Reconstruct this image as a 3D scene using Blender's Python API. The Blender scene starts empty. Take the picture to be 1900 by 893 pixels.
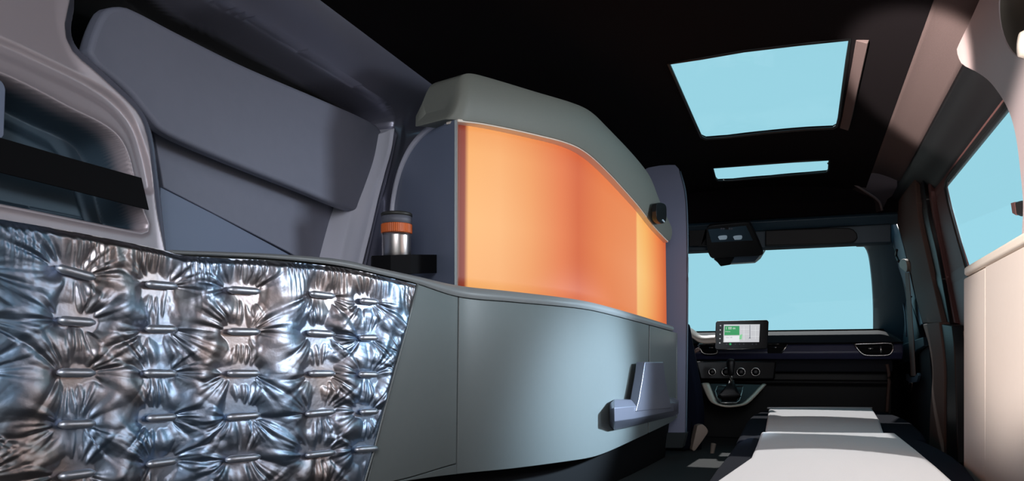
import bpy, bmesh, math, random
import numpy as np
from mathutils import Vector

# ---------------------------------------------------------------- frame of the photograph
F = 1500.0; CX = 950.0; HZ = 675.0; CZ = 0.40
TH = math.atan(539.0 / F); SN, CS = math.sin(TH), math.cos(TH)
scene = bpy.context.scene
col = scene.collection
random.seed(4); rng = np.random.RandomState(7)

# ---------------------------------------------------------------- camera
cam_d = bpy.data.cameras.new('camera'); cam = bpy.data.objects.new('camera', cam_d); col.objects.link(cam)
cam_d.sensor_width = 36; cam_d.lens = 36 * F / 1900.0
cam_d.shift_y = (HZ - 446.5) / 1900.0
cam_d.clip_start = 0.02
cam.location = (0, 0, CZ); cam.rotation_euler = (math.pi / 2, 0, TH)
scene.camera = cam

# ---------------------------------------------------------------- world, sun, lights, exposure
def lin(c):
    return tuple(((x / 255.0) / 12.92 if x / 255.0 <= 0.04045 else ((x / 255.0 + 0.055) / 1.055) ** 2.4) for x in c)
w = bpy.data.worlds.new('sky'); scene.world = w; w.use_nodes = True
nt = w.node_tree; nt.nodes.clear()
tc = nt.nodes.new('ShaderNodeTexCoord'); sp = nt.nodes.new('ShaderNodeSeparateXYZ')
nt.links.new(tc.outputs['Generated'], sp.inputs[0])
rampy = nt.nodes.new('ShaderNodeValToRGB')          # clear cyan sky ahead, dull sky to the rear
mr = nt.nodes.new('ShaderNodeMapRange'); mr.inputs['From Min'].default_value = -1; mr.inputs['From Max'].default_value = 1
nt.links.new(sp.outputs['Y'], mr.inputs['Value']); nt.links.new(mr.outputs[0], rampy.inputs[0])
rampy.color_ramp.elements[0].position = 0.30; rampy.color_ramp.elements[0].color = (0.10, 0.13, 0.17, 1)
rampy.color_ramp.elements[1].position = 0.52; rampy.color_ramp.elements[1].color = (*lin((157, 217, 233)), 1)
rampz = nt.nodes.new('ShaderNodeMapRange'); rampz.inputs['From Min'].default_value = -0.05; rampz.inputs['From Max'].default_value = 0.0
nt.links.new(sp.outputs['Z'], rampz.inputs['Value'])
mixw = nt.nodes.new('ShaderNodeMix'); mixw.data_type = 'RGBA'
nt.links.new(rampz.outputs[0], mixw.inputs['Factor'])
mixw.inputs[6].default_value = (0.16, 0.14, 0.13, 1); nt.links.new(rampy.outputs[0], mixw.inputs[7])
bg = nt.nodes.new('ShaderNodeBackground'); wo = nt.nodes.new('ShaderNodeOutputWorld')
nt.links.new(mixw.outputs[2], bg.inputs[0]); nt.links.new(bg.outputs[0], wo.inputs[0])
bg.inputs[1].default_value = 1.0

def look(o, target):
    o.rotation_euler = (Vector(target) - o.location).to_track_quat('-Z', 'Y').to_euler()
def light(name, typ, loc, target, energy, color=(1, 1, 1), **kw):
    d = bpy.data.lights.new(name, typ); d.energy = energy; d.color = color
    for k, v in kw.items(): setattr(d, k, v)
    o = bpy.data.objects.new(name, d); col.objects.link(o); o.location = loc; look(o, target); return o
light('sun', 'SUN', (0.07 - 0.13 * 3, 1.5 + 1.22 * 3, 0.2 + 1.05 * 3), (0.07, 1.5, 0.2), 3.3, (1, 0.97, 0.94), angle=0.012)
light('tailgate_fill', 'AREA', (0.5, -1.7, 1.1), (-0.6, 2.2, 0.6), 26, (1.0, 0.93, 0.93), shape='RECTANGLE', size=1.7, size_y=1.5)  # added area lamp behind the camera, neutral fill against the cyan sky
light('rear_highlight_fill', 'AREA', (0.28, -0.55, 1.15), (-1.0, 1.9, 0.75), 13, (0.88, 0.93, 1.0), shape='RECTANGLE', size=0.25, size_y=0.7)  # added strip lamp, gives the left wall ridges their highlights
light('side_window_fill', 'AREA', (1.5, 2.1, 0.92), (-1.0, 2.0, 0.80), 30, (0.80, 0.90, 1.0), shape='RECTANGLE', size=0.5, size_y=0.4)  # added area lamp outside the side window, for left wall highlights
light('window_sheen_spot', 'SPOT', (1.4, 3.05, 1.10), (-0.56, 2.30, 0.28), 950, (0.62, 0.82, 1.0), spot_size=math.radians(20), spot_blend=1.0, shadow_soft_size=0.08)  # added spot outside the side window, makes the blue cabinet sheen
light('low_spot', 'SPOT', (-0.62, 0.0, 0.30), (0.37, 2.58, 1.20), 1700, (1.0, 0.87, 0.80), spot_size=math.radians(10), spot_blend=0.35, shadow_soft_size=0.02)  # added spot without a fixture, makes the streak on the roof lining
light('side_spot', 'SPOT', (-0.60, 0.2, 1.15), (0.33, 1.33, 0.66), 260, (1.0, 0.93, 0.88), spot_size=math.radians(24), spot_blend=0.5, shadow_soft_size=0.03)  # added spot without a fixture, brightens the right cabinet
scene.view_settings.view_transform = 'Standard'; scene.view_settings.look = 'None'
scene.view_settings.exposure = 0.0; scene.view_settings.gamma = 1.0
scene.view_settings.use_curve_mapping = False

# ---------------------------------------------------------------- materials
def mat(name, rgb, rough=0.5, metal=0.0, spec=0.5, noise=0.0, nscale=300, bump=0.0, emis=None, estr=0, aniso=0, sheen=0, coat=0):
    m = bpy.data.materials.new(name); m.use_nodes = True; n = m.node_tree; b = n.nodes['Principled BSDF']
    c = (*lin(rgb), 1)
    b.inputs['Base Color'].default_value = c; b.inputs['Roughness'].default_value = rough
    b.inputs['Metallic'].default_value = metal; b.inputs['Specular IOR Level'].default_value = spec
    if coat: b.inputs['Coat Weight'].default_value = coat; b.inputs['Coat Roughness'].default_value = 0.15
    if sheen: b.inputs['Sheen Weight'].default_value = sheen
    if emis: b.inputs['Emission Color'].default_value = (*lin(emis), 1); b.inputs['Emission Strength'].default_value = estr
    if noise or bump:
        t = n.nodes.new('ShaderNodeTexCoord'); z = n.nodes.new('ShaderNodeTexNoise'); z.inputs['Scale'].default_value = nscale
        z.inputs['Detail'].default_value = 4
        n.links.new(t.outputs['Object'], z.inputs['Vector'])
        if noise:
            x = n.nodes.new('ShaderNodeMix'); x.data_type = 'RGBA'
            x.inputs[6].default_value = tuple(v * (1 - noise) for v in c[:3]) + (1,)
            x.inputs[7].default_value = tuple(min(1, v * (1 + noise)) for v in c[:3]) + (1,)
            n.links.new(z.outputs['Fac'], x.inputs['Factor']); n.links.new(x.outputs[2], b.inputs['Base Color'])
        if bump:
            bp = n.nodes.new('ShaderNodeBump'); bp.inputs['Strength'].default_value = bump; bp.inputs['Distance'].default_value = 0.001
            n.links.new(z.outputs['Fac'], bp.inputs['Height']); n.links.new(bp.outputs[0], b.inputs['Normal'])
    return m
M = {}
M['paint'] = mat('painted_steel', (132, 133, 150), 0.30, 0.5, 0.6, noise=0.04, nscale=3)
M['frame_paint'] = mat('mauve_painted_steel', (140, 132, 144), 0.38, 0.25, 0.5)
M['recess'] = mat('recess_shadow_black', (9, 10, 16), 0.9)  # near black, puts the wall opening's shadow into the colour
M['recess_teal'] = mat('dark_teal_steel', (62, 80, 94), 0.42, 0.3)
M['pad'] = mat('slate_padded_board', (116, 119, 134), 0.62, noise=0.05, nscale=40)
M['slate'] = mat('slate_board', (116, 126, 148), 0.4)
M['cab'] = mat('grey_green_laminate', (104, 110, 110), 0.30, 0.0, 0.5, noise=0.03, nscale=60)
M['cab_edge'] = mat('grey_worktop_edge', (128, 131, 132), 0.4)
M['hood'] = mat('olive_grey_shell', (118, 121, 114), 0.55, noise=0.04, nscale=200)
M['black'] = mat('black_plastic', (12, 12, 15), 0.45)
M['matte_black'] = mat('matte_black', (6, 6, 9), 0.8, spec=0.2)
M['ceiling'] = mat('black_headliner', (12, 8, 11), 0.95, spec=0.1)
M['headliner'] = mat('brown_headliner_fabric', (88, 76, 75), 0.95, spec=0.1, noise=0.2, nscale=500, bump=0.6)
M['seal'] = mat('black_rubber_seal', (5, 6, 8), 0.5)
M['carpet'] = mat('dark_carpet', (38, 44, 46), 0.95, noise=0.3, nscale=400, bump=0.6)
M['beige'] = mat('warm_white_laminate', (222, 208, 198), 0.5, noise=0.02, nscale=80)
M['cream'] = mat('cream_cap', (235, 222, 208), 0.45)
M['dtrim'] = mat('pinkish_pillar_trim', (196, 178, 178), 0.45)
M['olive'] = mat('olive_plastic', (112, 104, 94), 0.5)
M['brown'] = mat('brown_painted_steel', (100, 70, 68), 0.5, 0.2, 0.3)
M['ptrim'] = mat('charcoal_pillar_plastic', (90, 72, 66), 0.7, spec=0.2)
M['dash'] = mat('dark_dash_plastic', (34, 36, 42), 0.8, spec=0.15, noise=0.1, nscale=500)
M['dashnavy'] = mat('navy_dash_band', (52, 54, 82), 0.4)
M['dashlow'] = mat('black_dash_lower', (16, 17, 19), 0.6)
M['chrome'] = mat('satin_chrome', (205, 203, 200), 0.25, 1.0)
M['steel'] = mat('brushed_steel', (185, 180, 178), 0.3, 1.0)
M['orange'] = mat('orange_plastic', (205, 98, 40), 0.5)
M['greyplastic'] = mat('grey_plastic', (92, 94, 104), 0.55)
M['lid'] = mat('dark_olive_lid', (46, 46, 42), 0.5)
M['fab_white'] = mat('pale_grey_seat_fabric', (205, 205, 208), 0.9, noise=0.05, nscale=500, bump=0.5)
M['fab_black'] = mat('charcoal_seat_fabric', (16, 20, 32), 0.95, spec=0.05, noise=0.2, nscale=600, bump=0.6)
M['handle'] = mat('gunmetal_handle', (128, 128, 142), 0.35, 0.6)
M['shaded_lining'] = mat('shaded_brown_headliner', (50, 41, 42), 0.95, spec=0.1)  # headliner darkened, shade of its front slope put into the colour
M['satin'] = mat('satin_warm_trim', (206, 194, 178), 0.35, 0.25)
M['foil_tab'] = mat('sewn_foil_tab', (200, 204, 214), 0.42, 0.9)
M['highlight_paint'] = mat('highlight_painted_steel', (208, 210, 224), 0.25, 0.2)  # wall paint turned paler, ridge highlights put into the colour
M['white_part'] = mat('lavender_white_partition', (110, 115, 138), 0.5)
M['part_dark'] = mat('dark_slate_partition', (44, 46, 56), 0.6)
M['bluehead'] = mat('dark_blue_header_plastic', (40, 62, 76), 0.5)
M['bluegrey'] = mat('blue_grey_plastic', (80, 98, 116), 0.4)
M['webbing'] = mat('taupe_webbing', (124, 104, 98), 0.8, noise=0.15, nscale=700)
M['ground'] = mat('pale_ground', (150, 145, 138), 0.9)
M['tan'] = mat('tan_plastic', (150, 134, 122), 0.5)
M['lamp_white'] = mat('lamp_lens', (190, 205, 215), 0.3, emis=(150, 180, 200), estr=0.15)
M['dotwhite'] = mat('white_icon', (230, 230, 230), 0.5, emis=(200, 200, 200), estr=0.5)

def quilt_mat():
    m = mat('silver_foil_fabric', (178, 181, 190), 0.37, 1.0)
    n = m.node_tree; b = n.nodes['Principled BSDF']; t = n.nodes.new('ShaderNodeTexCoord')
    z = n.nodes.new('ShaderNodeTexNoise'); z.inputs['Scale'].default_value = 7; z.inputs['Detail'].default_value = 2
    r = n.nodes.new('ShaderNodeValToRGB'); e = r.color_ramp.elements
    e[0].position = 0.38; e[0].color = (*lin((168, 158, 157)), 1); e[1].position = 0.62; e[1].color = (*lin((160, 180, 205)), 1)
    n.links.new(t.outputs['Object'], z.inputs['Vector']); n.links.new(z.outputs['Fac'], r.inputs[0]); n.links.new(r.outputs[0], b.inputs['Base Color'])
    z2 = n.nodes.new('ShaderNodeTexNoise'); z2.inputs['Scale'].default_value = 90; z2.inputs['Detail'].default_value = 5
    bp = n.nodes.new('ShaderNodeBump'); bp.inputs['Strength'].default_value = 0.25; bp.inputs['Distance'].default_value = 0.002
    n.links.new(t.outputs['Object'], z2.inputs['Vector']); n.links.new(z2.outputs['Fac'], bp.inputs['Height']); n.links.new(bp.outputs[0], b.inputs['Normal'])
    return m
M['foil'] = quilt_mat()

def glass_mat(name='window_glass', tint=(1, 1, 1)):
    m = bpy.data.materials.new(name); m.use_nodes = True; n = m.node_tree; n.nodes.clear()
    o = n.nodes.new('ShaderNodeOutputMaterial'); a = n.nodes.new('ShaderNodeBsdfTransparent'); a.inputs[0].default_value = (*tint, 1)
    g = n.nodes.new('ShaderNodeBsdfGlossy'); g.inputs['Roughness'].default_value = 0.02
    x = n.nodes.new('ShaderNodeMixShader'); x.inputs[0].default_value = 0.03
    n.links.new(a.outputs[0], x.inputs[1]); n.links.new(g.outputs[0], x.inputs[2]); n.links.new(x.outputs[0], o.inputs[0])
    return m
M['glass'] = glass_mat()

# ---------------------------------------------------------------- coordinates
def ray(u, v):
    k = (u - CX) / F
    return (-SN + CS * k, CS + SN * k, (HZ - v) / F)
def P(u, v, d):
    r = ray(u, v); return Vector((r[0] * d, r[1] * d, r[2] * d + CZ))
def onX(u, v, X): return P(u, v, X / ray(u, v)[0])
def onY(u, v, Y): return P(u, v, Y / ray(u, v)[1])
def onZ(u, v, Z): return P(u, v, Z / ray(u, v)[2])
_su = np.array([-260, 0, 320, 600, 850, 950, 1080, 1180, 1260, 1300.])
_sx = np.array([-1.00, -.985, -.945, -.855, -.745, -.675, -.578, -.522, -.487, -.47])
def _smooth_tab():
    us = np.linspace(-260, 1300, 1600); xs = np.interp(us, _su, _sx)
    k = np.exp(-np.linspace(-2, 2, 81) ** 2); k /= k.sum()
    xp = np.concatenate([xs[0] + (xs[1] - xs[0]) * np.arange(-40, 0), xs, xs[-1] + (xs[-1] - xs[-2]) * np.arange(1, 41)])
    return us, np.convolve(xp, k, 'valid')
_tu, _tx = _smooth_tab()
def XL(u): return float(np.interp(u, _tu, _tx))
def S(u, v, off=0.0): return onX(u, v, XL(u) + off)
def RW(u, v, off=0.0):                       # right side wall, leaning in towards the roof
    X = 0.5
    for _ in range(12):
        p = onX(u, v, X); Z = p.z - CZ
        X = 0.47 + max(0, min(0.31, 0.64 - Z)) * 0.25 - off
    return p
def cr(pts, n):
    pts = [np.array(p, float) for p in pts]
    seg = [np.linalg.norm(pts[i + 1] - pts[i]) for i in range(len(pts) - 1)]
    L = np.concatenate([[0], np.cumsum(seg)]); out = []
    for t in np.linspace(0, L[-1], n):
        i = min(int(np.searchsorted(L, t, 'right') - 1), len(pts) - 2); f = (t - L[i]) / max(seg[i], 1e-9)
        p0 = pts[max(i - 1, 0)]; p1 = pts[i]; p2 = pts[i + 1]; p3 = pts[min(i + 2, len(pts) - 1)]
        s1 = seg[i]; m1 = (p2 - p0) / max((seg[i - 1] if i > 0 else 0) + s1, 1e-9) * s1
        m2 = (p3 - p1) / max((seg[i + 1] if i + 1 < len(seg) else 0) + s1, 1e-9) * s1
        out.append((2 * f**3 - 3 * f**2 + 1) * p1 + (f**3 - 2 * f**2 + f) * m1 + (-2 * f**3 + 3 * f**2) * p2 + (f**3 - f**2) * m2)
    return [tuple(o) for o in out]
def lerp_curve(pts, us):                     # v as a smooth function of u
    c = cr(pts, 200); cu = [p[0] for p in c]; cv = [p[1] for p in c]
    return [(u, float(np.interp(u, cu, cv))) for u in us]

# ---------------------------------------------------------------- object helpers
def link(name, me, m, parent=None, smooth=False, bevel=0, bseg=3, angle=35):
    o = bpy.data.objects.new(name, me); col.objects.link(o)
    if m is not None:
        for mm in (m if isinstance(m, (list, tuple)) else [m]): me.materials.append(M[mm] if isinstance(mm, str) else mm)
    if bevel:
        b = o.modifiers.new('bevel', 'BEVEL'); b.width = bevel; b.segments = bseg; b.limit_method = 'ANGLE'; b.angle_limit = math.radians(angle)
        b.harden_normals = False
    if smooth or bevel:
        for p in me.polygons: p.use_smooth = True
        if not smooth or bevel:
            try: me.set_sharp_from_angle(angle=math.radians(45 if smooth else 30))
            except Exception: pass
    if parent is not None: o.parent = parent; o.matrix_parent_inverse = parent.matrix_world.inverted()
    return o
def mesh(name, vs, fs):
    me = bpy.data.meshes.new(name); me.from_pydata([tuple(v) for v in vs], [], [tuple(f) for f in fs]); me.validate(); me.update()
    bm = bmesh.new(); bm.from_mesh(me); bmesh.ops.recalc_face_normals(bm, faces=bm.faces); bm.to_mesh(me); bm.free()
    return me
def tag(o, label=None, cat=None, group=None, kind=None):
    if label: o['label'] = label
    if cat: o['category'] = cat
    if group: o['group'] = group
    if kind: o['kind'] = kind
    return o
def empty(name, loc, label, cat, group=None):
    o = bpy.data.objects.new(name, None); col.objects.link(o); o.location = loc; o.empty_display_size = 0.05
    bpy.context.view_layer.update()
    return tag(o, label, cat, group)
def slab(A, B, off, rows=1, bulge=None):
    """front grid between rails A and B, back grid displaced by off; closed"""
    n = len(A); m = rows + 1; vs = []
    off = Vector(off)
    inn = -off.normalized() if off.length else Vector((0, 0, 0))
    for i in range(n):
        for j in range(m):
            t = j / rows; p = Vector(A[i]).lerp(Vector(B[i]), t)
            if bulge: p = p + inn * bulge(i / (n - 1), t)
            vs.append(p)
    k = n * m
    for i in range(n):
        for j in range(m):
            vs.append(Vector(A[i]).lerp(Vector(B[i]), j / rows) + off)
    fs = []
    g = lambda i, j, b=0: b * k + i * m + j
    for i in range(n - 1):
        for j in range(rows):
            fs.append((g(i, j), g(i + 1, j), g(i + 1, j + 1), g(i, j + 1)))
            fs.append((g(i, j, 1), g(i, j + 1, 1), g(i + 1, j + 1, 1), g(i + 1, j, 1)))
        fs.append((g(i, 0), g(i, 0, 1), g(i + 1, 0, 1), g(i + 1, 0)))
        fs.append((g(i, rows), g(i + 1, rows), g(i + 1, rows, 1), g(i, rows, 1)))
    for j in range(rows):
        fs.append((g(0, j), g(0, j + 1), g(0, j + 1, 1), g(0, j, 1)))
        fs.append((g(n - 1, j), g(n - 1, j, 1), g(n - 1, j + 1, 1), g(n - 1, j + 1)))
    return mesh('slab', vs, fs)
def plate(outline, off, holes=()):
    """outline and holes: lists of 3D points; extruded by off"""
    off = Vector(off); bm = bmesh.new()
    for loop in [outline, *holes]:
        vv = [bm.verts.new(p) for p in loop]
        for i in range(len(vv)): bm.edges.new((vv[i], vv[(i + 1) % len(vv)]))
    if holes: bmesh.ops.triangle_fill(bm, use_beauty=True, edges=list(bm.edges), use_dissolve=False)
    else: bm.faces.new(list(bm.verts))
    r = bmesh.ops.extrude_face_region(bm, geom=list(bm.faces))
    bmesh.ops.translate(bm, vec=off, verts=[e for e in r['geom'] if isinstance(e, bmesh.types.BMVert)])
    bmesh.ops.recalc_face_normals(bm, faces=bm.faces)
    me = bpy.data.meshes.new('plate'); bm.to_mesh(me); bm.free(); return me
def loft(rings, caps=True, closed=True):
    n = len(rings[0]); vs = [p for r in rings for p in r]; fs = []
    for a in range(len(rings) - 1):
        for i in range(n if closed else n - 1):
            j = (i + 1) % n; fs.append((a * n + i, a * n + j, (a + 1) * n + j, (a + 1) * n + i))
    if caps and closed: fs.append(tuple(range(n))); fs.append(tuple(range((len(rings) - 1) * n, len(rings) * n)))
    return mesh('loft', vs, fs)
def tube(path, r, n=10, ry=None):
    path = [Vector(p) for p in path]; rings = []
    for i, p in enumerate(path):
        t = (path[min(i + 1, len(path) - 1)] - path[max(i - 1, 0)]).normalized()
        a = t.cross(Vector((0, 0, 1))); a = a.normalized() if a.length > 1e-3 else Vector((1, 0, 0)); b = t.cross(a)
        rr = r[i] if isinstance(r, (list, tuple)) else r
        rings.append([p + a * math.cos(q) * rr + b * math.sin(q) * (ry if ry else rr) for q in [2 * math.pi * k / n for k in range(n)]])
    return loft(rings)
def lathe(prof, c, n=48, axis=Vector((0, 0, 1)), flute=None):
    axis = Vector(axis).normalized(); a = axis.orthogonal().normalized(); b = axis.cross(a); c = Vector(c); rings = []
    for r, z in prof:
        rings.append([c + axis * z + (a * math.cos(q) + b * math.sin(q)) * (r + (flute[0] * (k % 2) if flute else 0)) for k, q in enumerate([2 * math.pi * k / n for k in range(n)])])
    return loft(rings)
def torus(c, axis, R, r, n=40, m=10):
    axis = Vector(axis).normalized(); a = axis.orthogonal().normalized(); b = axis.cross(a); c = Vector(c); vs = []; fs = []
    for i in range(n):
        q = 2 * math.pi * i / n; d = a * math.cos(q) + b * math.sin(q)
        for j in range(m):
            s = 2 * math.pi * j / m; vs.append(c + d * (R + r * math.cos(s)) + axis * r * math.sin(s))
    for i in range(n):
        for j in range(m):
            fs.append((i * m + j, ((i + 1) % n) * m + j, ((i + 1) % n) * m + (j + 1) % m, i * m + (j + 1) % m))
    return mesh('torus', vs, fs)
def box(x0, x1, y0, y1, z0, z1):
    return slab([(x0, y0, z1), (x1, y0, z1)], [(x0, y0, z0), (x1, y0, z0)], (0, y1 - y0, 0))
def join(ms):
    bm = bmesh.new()
    for m in ms: bm.from_mesh(m)
    me = bpy.data.meshes.new('joined'); bm.to_mesh(me); bm.free(); return me
def away(p, t):                              # pushed straight back from the viewer side of a wall, level
    return Vector((-SN, CS, 0)) * t

# ---------------------------------------------------------------- numpy distance helpers
def poly_sdf(poly, X, Y):
    d = np.full(X.shape, 1e9); inside = np.zeros(X.shape, bool); n = len(poly)
    for i in range(n):
        x1, y1 = poly[i]; x2, y2 = poly[(i + 1) % n]
        ex, ey = x2 - x1, y2 - y1; L = ex * ex + ey * ey + 1e-12
        t = np.clip(((X - x1) * ex + (Y - y1) * ey) / L, 0, 1)
        d = np.minimum(d, np.hypot(X - x1 - t * ex, Y - y1 - t * ey))
        c = ((y1 > Y) != (y2 > Y)) & (X < (x2 - x1) * (Y - y1) / (y2 - y1 + 1e-12) + x1)
        inside ^= c
    return np.where(inside, -d, d)
def line_dist(pl, X, Y):
    d = np.full(X.shape, 1e9)
    for (x1, y1), (x2, y2) in zip(pl[:-1], pl[1:]):
        ex, ey = x2 - x1, y2 - y1; L = ex * ex + ey * ey + 1e-12
        t = np.clip(((X - x1) * ex + (Y - y1) * ey) / L, 0, 1)
        d = np.minimum(d, np.hypot(X - x1 - t * ex, Y - y1 - t * ey))
    return d
def sst(a, b, x):
    t = np.clip((x - a) / (b - a), 0, 1); return t * t * (3 - 2 * t)

# ================================================================ STRUCTURE
XW = -1.05
def yz(pts, X): return [(onX(u, v, X).y, onX(u, v, X).z) for u, v in pts]

def wall_left():
    ys = np.concatenate([np.arange(0.45, 2.35, 0.0022), np.arange(2.35, 5.2, 0.05)])
    zs = np.concatenate([np.linspace(0.0, 0.5, 6)[:-1], np.arange(0.5, 1.163, 0.0022)])
    Y, Z = np.meshgrid(ys, zs, indexing='ij')
    h = np.zeros(Y.shape)
    # rear frame standing proud of the wall
    A = yz(cr([(-400, 700), (-400, -160), (165, -160), (148, -40), (136, 20), (131, 58), (142, 88), (178, 122), (250, 190), (272, 222), (284, 260), (292, 320), (300, 390), (314, 466), (330, 560), (335, 700)], 120)[8:], XW + 0.045)
    sA = poly_sdf(A, Y, Z)
    h += 0.045 * (1 - sst(-0.012, 0.004, sA))
    # main opening
    B = yz(cr([(318, 560), (300, 390), (292, 320), (284, 260), (272, 222), (250, 190), (178, 122), (142, 88), (131, 58), (136, 20), (150, -70), (300, -70), (400, 5), (470, 42), (600, 125), (690, 182), (718, 203), (731, 226), (728, 262), (712, 318), (700, 372), (693, 400), (686, 430), (672, 500), (662, 560)], 160), XW)
    sB = poly_sdf(B, Y, Z)
    inB = (1 - sst(-0.03, 0.0, sB)) * (sA > -0.001)
    h -= 0.13 * inB
    # rear frame: recessed grip window
    W = yz(cr([(-300, 20), (0, 140), (60, 168), (130, 205), (185, 232), (215, 255), (232, 285), (245, 335), (262, 395), (272, 420), (268, 428), (255, 429), (180, 414), (0, 377), (-300, 320)], 120), XW + 0.045)
    sW = poly_sdf(W, Y, Z)
    h -= 0.075 * (1 - sst(-0.014, 0.003, sW))
    h += 0.004 * np.exp(-(np.maximum(sW, 0) / 0.007) ** 2) * (sW > 0)
    h += 0.022 * (1 - sst(-0.012, 0.012, poly_sdf(yz([(-300, 60), (110, 270), (135, 300), (175, 420), (150, 440), (-300, 400)], XW), Y, Z))) * (sW < -0.012)
    # pressed groove over the grip window
    G = yz(cr([(-200, 20), (0, 88), (90, 128), (170, 168), (215, 200), (245, 240), (262, 290), (274, 345)], 60), XW + 0.045)
    g = line_dist(G, Y, Z); h -= 0.005 * (1 - sst(0.004, 0.016, g))
    # ridges on the pillar in front of the opening
    R1 = yz(cr([(728, 250), (712, 318), (690, 400), (668, 500)], 30), XW)
    h += 0.016 * np.exp(-(line_dist(R1, Y, Z) / 0.012) ** 2) * (sB > -0.02)
    R2 = yz(cr([(860, 205), (822, 222), (785, 250), (756, 290), (738, 340), (730, 395), (720, 500)], 40), XW)
    h += 0.012 * np.exp(-(line_dist(R2, Y, Z) / 0.020) ** 2)
    R3 = yz(cr([(690, 300), (672, 420), (655, 520)], 10), XW)
    # rail bending in to the roof
    h += 0.10 * sst(1.02, 1.17, Z) ** 2 * (sB > 0)
    h += 0.006 * sst(0.0, 0.03, sB) * (1 - sst(0.03, 0.07, sB))
    vs = np.stack([XW + h, Y, Z], -1).reshape(-1, 3)
    ny, nz = Y.shape
    i, j = np.meshgrid(np.arange(ny - 1), np.arange(nz - 1), indexing='ij')
    a = (i * nz + j).ravel(); fs = np.stack([a, a + nz, a + nz + 1, a + 1], 1)
    me = bpy.data.meshes.new('wall_left'); me.from_pydata(vs.tolist(), [], fs.tolist())
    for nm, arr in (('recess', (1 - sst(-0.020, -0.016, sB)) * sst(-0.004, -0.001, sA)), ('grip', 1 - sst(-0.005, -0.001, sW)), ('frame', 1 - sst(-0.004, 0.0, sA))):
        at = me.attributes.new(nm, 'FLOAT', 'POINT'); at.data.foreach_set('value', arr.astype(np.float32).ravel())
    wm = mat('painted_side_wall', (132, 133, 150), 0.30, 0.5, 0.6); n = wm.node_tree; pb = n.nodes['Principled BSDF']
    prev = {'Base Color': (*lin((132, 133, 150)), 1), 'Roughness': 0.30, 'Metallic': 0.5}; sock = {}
    for nm, vals in (('frame', ((*lin((168, 158, 164)), 1), 0.36, 0.3)), ('grip', ((*lin((62, 80, 94)), 1), 0.4, 0.3)), ('recess', ((*lin((8, 9, 14)), 1), 0.9, 0.0))):  # recess: shadow inside the opening painted as near black
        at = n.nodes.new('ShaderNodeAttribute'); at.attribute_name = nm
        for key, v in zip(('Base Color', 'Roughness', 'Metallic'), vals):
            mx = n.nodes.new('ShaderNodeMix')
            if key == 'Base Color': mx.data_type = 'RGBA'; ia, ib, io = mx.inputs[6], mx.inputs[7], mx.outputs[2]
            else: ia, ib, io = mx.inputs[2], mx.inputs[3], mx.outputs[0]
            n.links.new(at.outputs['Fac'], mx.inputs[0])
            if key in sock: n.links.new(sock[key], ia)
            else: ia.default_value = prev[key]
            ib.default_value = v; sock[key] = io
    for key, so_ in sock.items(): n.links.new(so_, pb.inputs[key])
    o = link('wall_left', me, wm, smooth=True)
    tag(o, kind='structure')
    b2 = link('wall_left', box(XW - 0.26, XW - 0.24, 0.45, 5.2, 0.0, 1.2), 'black'); tag(b2, kind='structure')
wall_left()

# outer ground
tag(link('ground', box(-30, 30, -30, 30, -0.7, -0.6), 'ground'), kind='structure')
# floor
tag(link('floor', box(-1.10, 0.58, 0.2, 5.1, -0.03, 0.0), 'carpet'), kind='structure')

# roof with two openings
def zroof(X): return 0.86 - 0.10 * ((X + 0.28) / 0.78) ** 2
def onroof(u, v):
    Z = 0.85
    for _ in range(15):
        p = onZ(u, v, Z); Z = zroof(p.x)
    return p
SUN1 = [(1240, 117), (1300, 108), (1380, 94), (1480, 82), (1577, 72), (1572, 110), (1565, 160), (1557, 218), (1553, 234), (1545, 238), (1500, 240), (1420, 247), (1350, 255), (1310, 258), (1301, 254), (1290, 230), (1270, 185)]
SUN2 = [(1322, 311), (1390, 306), (1470, 300), (1539, 296), (1538, 316), (1534, 320), (1500, 323), (1430, 329), (1360, 335), (1332, 336), (1327, 331)]
def roof():
    s1 = [onroof(u, v) for u, v in SUN1]; s2 = [onroof(u, v) for u, v in SUN2]
    edge = []
    xs = np.linspace(-1.07, 0.275, 24); y0, y1 = 0.15, 4.4
    out = [Vector((x, y0, 0)) for x in xs] + [Vector((x, y1, 0)) for x in xs[::-1]]
    bm = bmesh.new()
    for lp in (out, s1, s2):
        vv = [bm.verts.new((p[0], p[1], 0)) for p in lp]
        for i in range(len(vv)): bm.edges.new((vv[i], vv[(i + 1) % len(vv)]))
    bmesh.ops.triangle_fill(bm, use_beauty=True, edges=list(bm.edges))
    for x in np.linspace(-0.95, 0.2, 24):
        bmesh.ops.bisect_plane(bm, geom=list(bm.verts) + list(bm.edges) + list(bm.faces), plane_co=(x, 0, 0), plane_no=(1, 0, 0))
    for v in bm.verts: v.co.z = zroof(v.co.x) + CZ
    r = bmesh.ops.extrude_face_region(bm, geom=list(bm.faces))
    bmesh.ops.translate(bm, vec=(0, 0, 0.010), verts=[e for e in r['geom'] if isinstance(e, bmesh.types.BMVert)])
    bmesh.ops.recalc_face_normals(bm, faces=bm.faces)
    me = bpy.data.meshes.new('ceiling'); bm.to_mesh(me); bm.free()
    tag(link('ceiling', me, 'ceiling'), kind='structure')
    for k, s in enumerate((s1, s2)):
        up = Vector((0, 0, 0.0105)); c = sum(s, Vector()) / len(s)
        root = link('window_%d' % (k + 1), plate([c + (p - c) * 1.03 + up for p in s], (0, 0, 0.004)), 'glass'); tag(root, kind='structure')
        ring = [c + (p - c) * 1.0 for p in s] + []
        link('window_frame', tube(ring + [ring[0], ring[1]], 0.005), 'seal', root, smooth=True)
    return s1, s2
s1, s2 = roof()
tag(link('wall_front', box(-1.12, 0.62, 5.08, 5.12, -0.03, zroof(0) * 0 + 0.60), 'matte_black'), kind='structure')

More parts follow.
